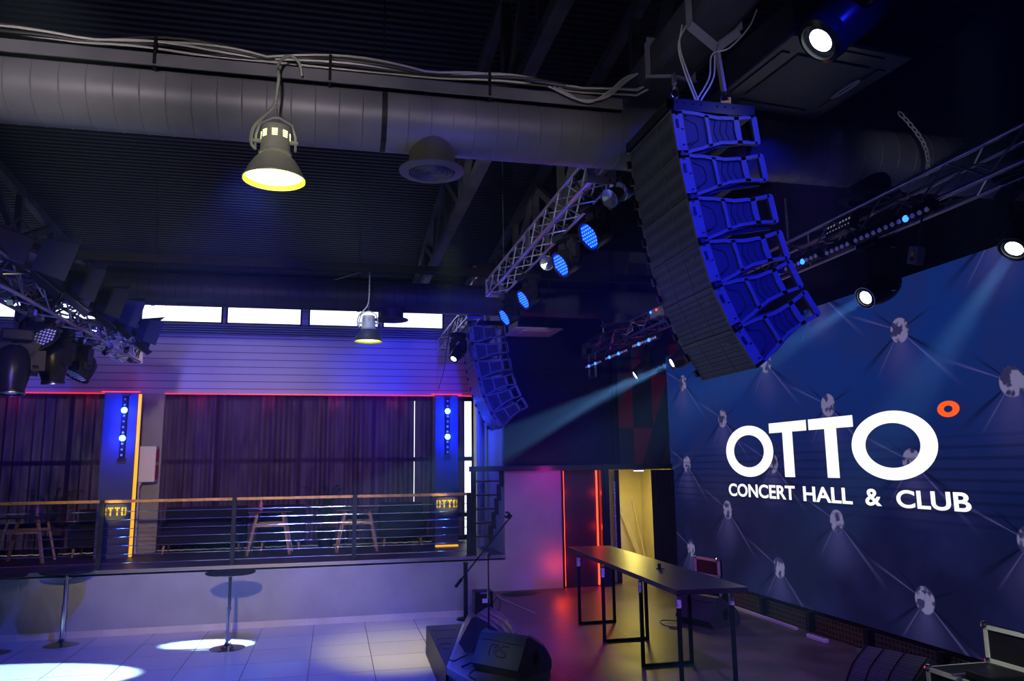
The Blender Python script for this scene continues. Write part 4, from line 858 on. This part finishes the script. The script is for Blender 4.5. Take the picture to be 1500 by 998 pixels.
    for y in (0, .745): fr.bb((-.02, y, .005), (.62, y+.03, .085))
    fr.bb((-.02, 0, .01), (.02, .775, .08)).bb((.28, .03, .02), (.33, .745, .07)).bb((.58, .03, .02), (.62, .745, .07)).build('flying_frame', 'black_metal', t)
    hl = MB()
    for x in (.04, .10, .16, .22, .34, .40, .46): hl.cyl((x, -.006, .055), (x, 0, .055), .007, seg=8)
    hl.build('frame_holes', 'black', t)
    gp = MB()
    for i in range(1, 6): a = FP[i]; gp.beam((a[0]-2.15+.05, .05, a[1]-4.844+.05), (a[0]-2.15+.56, .05, a[1]-4.844+.16-.005*i), .012, .03)
    gp.build('rear_link', 'black_metal', t)
    return t
M['seam'] = mat('grille_seam', (0.16, 0.165, 0.17), .5)
line_array(4.50, 'large curved array of six stacked black speakers hanging near the camera')
line_array(12.60, 'smaller-looking curved array of six speakers hanging by the far wall')
M['beamcloth'] = mat('dark_cloth_wrap', (0.05, 0.05, 0.07), .8, nscale=5, nstr=.3)
tag(MB().box((2.42, 4.3, 5.52), (.34, 5.4, .26), None, .05).build('support_beam', M['beamcloth']), 'thick dark cloth-wrapped beam above the near speaker array', 'beam')
tag(MB().box((2.42, 13.0, 5.75), (.30, 1.4, .24), None, .04).build('support_beam', 'black_metal'), 'dark beam above the far speaker array', 'beam')
def sling(x, y, z, yb, bx0, bx1, bz0, bz1, label, hook):
    t = thing('lifting_sling', label, 'sling', (x, y, z)); e = .012
    def L(px, py, pz): return V((px-x, py-y, pz-z))
    kn = L((x+bx0+bx1)/3, y+(yb-y)*.6, bz0-.10); c1, c2, c3, c4 = L(bx0-e, yb, bz0-e), L(bx0-e, yb, bz1+e), L(bx1+e, yb, bz1+e), L(bx1+e, yb, bz0-e)
    b = MB(); b.beam((0, 0, .12), kn, .05, .02, up=(1, 0, 0)).beam(kn, c1, .02, .06, up=(1, 0, 0)).beam(kn, c4, .02, .06, up=(1, 0, 0))
    for p_, q_ in ((c1, c2), (c2, c3), (c3, c4)): b.beam(p_, q_, .07, .012, up=(0, 1, 0)) if abs(p_.z-q_.z) < .01 else b.beam(p_, q_, .012, .07, up=(0, 1, 0))
    b.build('webbing', 'strap', t)
    MB().tube([(0, 0, .13), (.02, 0, .10), (.025, 0, .05), (0, 0, .02), (-.025, 0, .05), (-.02, 0, .10)], .007, 8, True).build('shackle', 'chrome', t, 60)
    if hook: MB().cyl((-.03, 0, .03), (.035, 0, .045), .012, seg=10).bb((.03, -.008, .03), (.045, .008, .075)).build('shackle_pin', M['shackle_yellow'], t)
M['shackle_yellow'] = mat('yellow_shackle_pin', (.95, .6, .02), .4, emit=(1, .5, 0), es=0.0)
sling(2.21, 4.56, 4.93, 5.05, 2.25, 2.59, 5.39, 5.65, 'grey webbing sling at the front corner of the near speaker array', False); sling(2.58, 4.56, 4.93, 4.35, 2.25, 2.59, 5.39, 5.65, 'grey webbing sling with a yellow-pinned shackle on the near speaker array', True); sling(2.5, 12.7, 4.93, 12.75, 2.27, 2.57, 5.63, 5.87, 'webbing sling holding the far speaker array', True)
for pts, lb, m_ in (([(2.33, 4.5, 4.93), (2.25, 4.48, 5.12), (2.20, 4.45, 5.28), (2.24, 4.42, 5.40), (2.30, 4.40, 5.48)], 'white cable pair looping up the left side of the dark beam', 'cable_white'), ([(2.35, 4.5, 4.93), (2.27, 4.48, 5.12), (2.21, 4.45, 5.28), (2.22, 4.42, 5.42)], 'white cable beside the looping pair on the dark beam', 'cable_white'),
                    ([(2.34, 4.5, 4.93), (2.42, 4.46, 5.08), (2.44, 4.44, 5.24), (2.55, 4.40, 5.28), (2.68, 4.36, 5.42), (2.74, 4.34, 5.55)], 'white cable rising to the right of the webbing sling', 'cable_white'), ([(2.37, 4.5, 4.93), (2.45, 4.46, 5.08), (2.46, 4.44, 5.24)], 'short white cable under the clip near the webbing sling', 'cable_white'),
                    ([(2.05, 12.3, 4.95), (1.92, 12.7, 4.92), (1.88, 13.2, 4.62), (1.94, 14.0, 4.3), (1.96, 15.0, 4.0)], 'thin cable hanging from the far truss to the right column', 'cable'), ([(2.74, 12.6, 4.85), (2.80, 12.55, 4.4), (2.86, 12.55, 4.1), (2.95, 12.55, 3.9)], 'blue-lit cable behind the far speaker array', 'cable')):
    tag(MB().tube(crv(pts), .006 if m_ == 'cable_white' else .012, 6).build('cable', m_, None, 60), lb, 'cable')
# ================================================================== SCREEN
sc_ = thing('led_screen', 'huge lit wall screen showing dark quilted cloth and the white club name', 'screen', (6.05, 0, 0))
MB().bb((0, 2.4, .62), (.02, 13.42, 4.49)).build('display', 'screen', sc_); MB().bb((.02, 2.4, .60), (.16, 13.43, 4.50)).build('cabinet', 'black', sc_)
lo = thing('dummy', None, None)
bpy.data.objects.remove(lo)
def ell(yc, zc, a, b, n=64): return [(0, yc+a*math.cos(i*2*PI/n), zc+b*math.sin(i*2*PI/n)) for i in range(n)]
L_ = MB(); D = (-.004, 0, 0)
L_.ring(ell(10.612, 2.672, .675, .378), ell(10.612, 2.672, .435, .24), D)
for y1_, y2_, s1_, s2_ in ((10.005, 9.11, 9.675, 9.442), (9.055, 8.16, 8.722, 8.487)): L_.bb((-.004, y2_, 2.912), (0, y1_, 3.05)).bb((-.004, s2_, 2.303), (0, s1_, 2.913))
L_.ring(ell(7.525, 2.672, .685, .383), ell(7.525, 2.672, .442, .248), D)
o = L_.build('big_lettering', 'screen_white', sc_); o.location = (-.001, 0, 0)
o = MB().ring(ell(6.655, 3.013, .145, .082), ell(6.655, 3.013, .06, .035), D).build('ring_symbol', 'screen_orange', sc_); o.location = (-.001, 0, 0)
for wd, ya, yb in (('CONCERT', 11.275, 9.47), ('HALL', 9.28, 8.28), ('&', 8.045, 7.77), ('CLUB', 7.525, 6.49)):
    mw = Matrix(((0, 0, -1, -.003), (-1, 0, 0, ya), (0, 1, 0, 1.995), (0, 0, 0, 1)))
    text_mesh(wd, 'lettering', 'screen_white', mw, ya-yb, .192, .001, .022, sc_)
# stand and perforated panels below the screen
bs_ = thing('screen_stand', 'black screen stand with perforated panels along the stage floor', 'stand', (6.0, 2.4, .38))
MB().bb((.05, 0, 0), (.12, 11.0, .22)).build('base_board', 'black', bs_)
for k in range(10): MB().box((-.03, .6+k*1.12, .11), (.03, .98, .2), None).build('perforated_panel', 'mesh_panel', bs_)
for k in range(11): MB().bb((-.09, .02+k*1.12, 0), (-.02, .10+k*1.12, .24)).build('post', 'black', bs_)

# ================================================================== STAGE THINGS
t = thing('long_table', 'long narrow black table on the stage with taped square-tube legs', 'table', (0, 0, .38))
MB().prism([(3.20, 7.10, .885), (3.93, 7.06, .885), (4.02, 11.2, .885), (3.38, 11.25, .885)], (0, 0, .05)).build('table_top', M['tabletop'] if 'tabletop' in M else 'black_gloss', t)
for k, y in enumerate((7.16, 8.11, 9.33, 10.43)):
    xa, xb = (3.245, 3.80) if k < 3 else (3.285, 3.78)
    fr = MB(); w_ = .034
    for x in (xa, xb): fr.bb((x-w_/2, y-w_/2, 0), (x+w_/2, y+w_/2, .885))
    fr.bb((xa, y-w_/2, 0), (xb, y+w_/2, w_)); f = fr.build('leg_frame', 'black', t)
    for x in (xa, xb): MB().bb((x-w_/2-.003, y-w_/2-.003, .76), (x+w_/2+.003, y+w_/2+.003, .87)).build('silver_tape', 'tape', f)
t = thing('table_bracket', 'small dark bracket standing on the long black table', 'bracket', (3.66, 8.55, 1.315)); MB().bb((-.015, -.015, 0), (.015, .015, .06)).bb((-.03, -.03, 0), (.05, .03, .008)).build('body', 'black', t)

def wedge(x, y, rz, label, logo, rib='rib'):
    t = thing('stage_monitor', label, 'speaker', (x, y, .38), (0, 0, rz)); W = .62
    prof = [(-.02, 0), (-.10, .10), (.055, .385), (.10, .395), (.34, .26), (.47, .10), (.47, .03), (.44, 0)]
    MB().prism([(a, -W/2, b) for a, b in prof], (0, W, 0)).build('cabinet', 'cabinet', t)
    gp = [(.105, .400), (.235, .335), (.345, .265), (.42, .18), (.474, .10)]
    g = MB()
    for p0, p1 in zip(gp, gp[1:]): g.prism([(p0[0], -W/2+.03, p0[1]), (p1[0], -W/2+.03, p1[1]), (p1[0]-.012, -W/2+.03, p1[1]-.012), (p0[0]-.012, -W/2+.03, p0[1]-.012)], (0, W-.06, 0))
    gr = g.build('grille', 'grille', t)
    rb = MB()
    for yy_ in (-W/2+.015, -.12, .08, W/2-.015): rb.tube([(a+.006, yy_, b+.006) for a, b in gp], .007, 5)
    rb.build('rib', M[rib], gr)
    for sg in (-1, 1):
        hx = [(.20+.055*math.cos(q), sg*(W/2+.001), .17+.075*math.sin(q)) for q in [i*PI/8 for i in range(16)]]
        MB().prism(hx, (0, -sg*.004, 0)).build('handle_recess', 'black', t); MB().bb((.15, sg*(W/2)-.006*(sg > 0), .165), (.25, sg*(W/2)+.006*(sg < 0)+.004*sg, .18)).build('handle', 'cabinet', t)
    # back panel marks
    a0, b0 = V((-.10, 0, .10)), V((.055, 0, .385)); ez = (b0-a0).normalized(); ex = V((0, -1, 0)); n_ = ex.cross(ez)
    if logo:
        mw = Matrix(((ex.x, ez.x, n_.x, 0), (ex.y, ez.y, n_.y, 0), (ex.z, ez.z, n_.z, 0), (0, 0, 0, 1))); mw.translation = a0+ez*.10+V((0, .12, 0))+n_*.001
        lg_ = MB()
        def st_(pts): lg_.tube([mw @ V((p[0], p[1], 0)) for p in pts], .006, 6)
        st_([(.02, 0), (0, .02), (0, .09), (.02, .11), (.10, .11), (.12, .09), (.12, .07), (.10, .055), (.045, .055), (.055, .055), (.12, -.0), (.20, 0), (.22, .015), (.22, .04), (.20, .055), (.16, .055), (.145, .07), (.145, .09), (.16, .11), (.24, .11)])
        st_([(.05, .085), (.085, .085)])
        lg_.build('logo', M['rib2'], t)
    MB().tube([a0+ez*.25+V((0, .27, 0))+n_*.002, a0+ez*.255+V((0, .1, 0))+n_*.002, a0+ez*.245+V((0, -.1, 0))+n_*.002, a0+ez*.25+V((0, -.27, 0))+n_*.002], .004, 4).build('panel_seam', 'black', t)
    return t
M['rib'] = mat('monitor_rib', (.25, .2, .25), .4); M['rib2'] = mat('logo_relief', (.01, .01, .012), .4)
M['cabinet_l'] = M['cabinet']
wedge(1.72, 8.22, math.radians(38), 'nearest black stage monitor wedge with a looped logo on its back', True)
wedge(1.68, 9.55, math.radians(-25), 'black stage monitor wedge with curved ribs behind the nearest one', False)
# black riser beside the stage
t = thing('stage_riser', 'black wedge-shaped riser with slatted sides at the stage corner', 'riser')
MB().prism([(1.27, 10.95, 0.005), (1.76, 10.95, 0.005), (1.225, 8.70, 0.005)], (0, 0, .37)).build('body', 'black', t)
s = MB()
for k in range(30): s.bb((1.23+.0013*k, 8.85+k*.07, .01), (1.245+.0013*k, 8.88+k*.07, .36))
s.build('side_slats', 'dark_steel', t)
s = MB()
for y, xb in ((10.6, 1.62), (10.1, 1.5), (9.8, 1.45), (9.55, 1.38)): s.bb((1.31, y-.01, .375), (xb, y+.01, .379))
s.build('top_groove', 'black', t)
# power box at the stage edge
t = thing('floor_box', 'small black equipment box with a pale label on the stage by the wall', 'box', (2.17, 11.62, .38)); MB().bb((-.13, -.12, 0), (.14, .13, .32), .012).build('body', 'grey_plastic' if False else 'black', t)
MB().bb((-.02, -.125, .16), (.09, -.12, .22)).build('label_plate', 'white', t); MB().bb((-.05, -.125, .29), (.06, -.12, .305)).build('switch', 'glass_lens', t); MB().tube([(.14, 0, .12), (.22, -.02, .22), (.27, -.03, .14), (.24, -.05, .04), (.17, -.05, .03)], .007, 6).build('cable', 'cable', t)
# microphone stand
t = thing('microphone_stand', 'black microphone boom stand between the two stage monitors', 'stand', (1.70, 8.72, .38))
MB().cyl((0, 0, .03), (0, 0, .75), .011, seg=12).cyl((0, 0, .72), (0, 0, 1.14), .008, seg=12).build('pole', 'black_metal', t, 40); MB().cyl((0, 0, .68), (0, 0, .78), .017, seg=12).cyl((-.0, -.03, 1.14), (0, .03, 1.14), .024, seg=14).build('clutch', 'chrome', t, 40)
MB().cyl((-.36, .0, .83), (.23, 0, 1.52), .0095, seg=12).build('boom', 'black_metal', t, 40); MB().cyl((-.37, 0, .815), (-.30, 0, .90), .017, seg=12).build('counterweight', 'black', t, 40); MB().cyl((.225, 0, 1.51), (.25, 0, 1.56), .012, seg=10).build('thread', 'chrome', t)
MB().tube([(.22+.03*math.cos(q), .0, 1.575+.03*math.sin(q)) for q in [-PI*.9+i*PI*1.6/8 for i in range(9)]], .011, 6).box((.245, 0, 1.56), (.05, .035, .05), Euler((0, .6, 0)).to_matrix()).build('clip', 'black', t)
for a in (200, 320, 80): MB().cyl((0, 0, .09), (.33*math.cos(math.radians(a)), .33*math.sin(math.radians(a)), .012), .009, seg=8).ball((.33*math.cos(math.radians(a)), .33*math.sin(math.radians(a)), .014), .014, 8).build('leg', 'black_metal', t, 40)
# stanchion on the hall floor
t = thing('barrier_post', 'black round-based post against the balcony front beside the stage', 'post', (2.19, 13.22, 0)); MB().lathe([(.001, .03), (.10, .03), (.155, .012), (.155, 0), (.001, 0)][::-1], (0, 0, 0), seg=28).build('base', 'black', t, 30); MB().cyl((0, 0, .02), (0, 0, .88), .036, seg=18).build('pole', 'black', t, 40); MB().cyl((0, 0, .88), (0, 0, .92), .042, seg=18).build('cap', 'black', t, 40)
# poseur tables
def poseur(x, y, r, label):
    t = thing('bar_table', label, 'table', (x, y, 0), group='chrome-legged bar tables on the hall floor')
    MB().lathe([(.001, 0), (.24, 0), (.24, .006), (.18, .02), (.09, .035), (.045, .06), (.032, .09), (.001, .09)], (0, 0, 0), seg=36).build('base', M['base_ch'], t, 40)
    MB().cyl((0, 0, .08), (0, 0, .55), .032, seg=20).cyl((0, 0, .54), (0, 0, 1.02), .025, seg=20).build('column', 'chrome', t, 40); MB().cyl((0, 0, .53), (0, 0, .56), .036, seg=20).build('collar', 'chrome', t, 40)
    MB().lathe([(.001, 1.02), (r-.02, 1.02), (r, 1.032), (r, 1.046), (r-.01, 1.05), (.001, 1.05)], (0, 0, 0), seg=44).build('table_top', 'black_gloss', t, 30)
M['base_ch'] = mat('dark_chrome', (.35, .35, .38), .15, 1.0)
poseur(-1.41, 12.13, .345, 'black bar table standing in the small white light spot'); poseur(-3.825, 13.05, .36, 'black bar table second from the left picture edge'); poseur(-4.62, 12.75, .36, 'black bar table at the left picture edge')
# flight cases
def flight_case(loc, rz, L, W, H, lid, label):
    t = thing('flight_case', label, 'flight case', loc, (0, 0, rz))
    MB().bb((-L/2, -W/2, 0), (L/2, W/2, H), .004).build('box', 'black', t); e = MB(); a = .032
    for z in (a/2, H-a/2):
        for sy in (-1, 1): e.box((0, sy*W/2, z), (L, a, a))
        for sx in (-1, 1): e.box((sx*L/2, 0, z), (a, W, a))
    for sx in (-1, 1):
        for sy in (-1, 1): e.box((sx*L/2, sy*W/2, H/2), (a, a, H))
    e.build('edge_profile', 'case_alu', t); c = MB()
    for sx in (-1, 1):
        for sy in (-1, 1):
            for z in (0.02, H-.01): c.ball((sx*L/2, sy*W/2, z), .034, 10)
    c.build('corner', 'chrome', t)
    if lid:
        Ld = thing('lid', None, None); Ld.parent = t; Ld.location = (0, W/2, H); 
        MB().bb((-L/2, .0, 0), (L/2, .06, lid), .004).build('lid_panel', 'black', Ld); e = MB()
        for z in (a/2, lid-a/2): e.box((0, 0, z), (L, a, a))
        for sx in (-1, 1): e.box((sx*L/2, 0, lid/2), (a, a, lid))
        e.build('edge_profile', 'case_alu', Ld); c = MB()
        for sx in (-1, 1):
            for z in (.01, lid): c.ball((sx*L/2, -.01, z), .032, 10)
        c.build('corner', 'chrome', Ld)
    return t
fc = flight_case((5.12, 5.45, .38), math.radians(-90), .70, .60, .44, .30, 'open flight case with silver edges at the bottom right before the screen')
t = thing('mixer_tray', 'dark equipment drawer lying across the open flight case', 'equipment', (5.02, 5.42, .84), (0, 0, math.radians(-90))); MB().box((.16, -.05, .03), (.26, .34, .06), None, .01).build('body', 'black_gloss', t); MB().box((.0, -.05, .012), (.04, .5, .015), None).build('silver_rail', 'alu', t)
flight_case((5.32, 11.05, .38), math.radians(-80), .55, .4, .45, .26, 'small open flight case with silver edges behind the long table')
# dark floor speaker under the table, lump beside right case
def floor_wedge(x, y, rz, label):
    t = wedge(x, y, rz, label, False, 'black'); return t  # black ribs put the shade on these monitors into the colour
floor_wedge(4.75, 9.9, math.radians(20), 'dark stage monitor lying behind the long table')
floor_wedge(5.15, 6.5, math.radians(200), 'dark stage monitor beside the open flight case at the screen')
t = thing('power_strip', 'white power strip lying on the stage under the screen', 'power strip', (5.72, 8.7, .38), (0, 0, math.radians(92))); MB().bb((-.17, -.035, 0), (.17, .035, .05), .01).build('body', 'white', t); q = MB()
for k in range(4): q.cyl((-.11+k*.075, 0, .05), (-.11+k*.075, 0, .052), .022, seg=12)
q.build('socket', 'grey_plastic', t)
for a, b in ((11.6, 9.3), (8.1, 7.4)): tag(MB().bb((5.80, b, .38), (5.85, a, .41)).build('cable_duct', 'white' if a > 9 else 'grey_plastic'), ['long', 'short'][a < 9]+' pale cable duct on the stage floor under the screen', 'cable duct')
t = thing('small_floor_light', 'small floor light with two blue lamps under the screen', 'stage light', (5.45, 7.2, .38), (0, 0, .4)); MB().bb((-.1, -.12, 0), (.1, .12, .12), .02).build('body', 'black', t); 
for y in (-.06, .05): MB().ball((-.1, y, .06), .014, 8).build('indicator', 'glow_blue', t)
for pts, lb in (([(4.6, 10.0, .39), (4.45, 9.85, .39), (4.3, 9.95, .40), (4.33, 10.15, .42), (4.55, 10.2, .40), (4.62, 10.05, .39), (4.4, 9.75, .39), (4.32, 9.85, .39)], 'black cable coil on the stage behind the table legs'),
                ([(1.66, 9.28, .50), (1.55, 9.12, .41), (1.42, 9.0, .388), (1.34, 8.9, .388), (1.30, 8.98, .386)], 'black cable running from the ribbed stage monitor'), ([(1.55, 8.5, .40), (1.45, 8.4, .388), (1.40, 8.25, .388), (1.43, 8.1, .388)], 'black cable beside the nearest stage monitor'),
                ([(2.70, 13.1, .387), (2.68, 12.8, .387), (2.72, 12.5, .387), (2.78, 12.1, .387), (2.85, 11.7, .387), (2.9, 11.35, .387)], 'thin white wire lying on the stage near the concrete wall')):
    tag(MB().tube(crv(pts), .008 if 'white' not in lb else .004, 6).build('cable', 'cable' if 'white' not in lb else 'cable_white', None, 60), lb, 'cable')
tag(MB().lathe([(.001, .03), (.15, .028), (.28, .012), (.30, 0)], (0, 0, 0), seg=20).build('cloth_heap', 'leaf', None, 60), 'small dark green cloth heap on the stage against the concrete wall', 'cloth'); bpy.data.objects['cloth_heap'].location = (3.12, 13.1, .381); bpy.data.objects['cloth_heap'].scale = (1.2, .7, 1.4)
for o in list(bpy.data.objects):
    if o.type == 'MESH' and len(o.data.polygons) == 0: bpy.data.objects.remove(o)
# ================================================================== HAZE
hz = bpy.data.materials.new('stage_haze'); hz.use_nodes = True; nt = hz.node_tree; nt.nodes.remove(nt.nodes['Principled BSDF'])
vs = nt.nodes.new('ShaderNodeVolumeScatter'); vs.inputs['Density'].default_value = 0.0031; vs.inputs['Anisotropy'].default_value = 0.3; vs.inputs['Color'].default_value = (0.35, 0.6, 1.0, 1)
nt.links.new(vs.outputs[0], nt.nodes['Material Output'].inputs['Volume'])
M['haze'] = hz
o = MB().bb((-6.0, 2.0, 0.42), (5.95, 13.3, 5.85)).build('haze', 'haze'); tag(o, 'thin stage haze filling the hall', 'haze', kind='stuff')
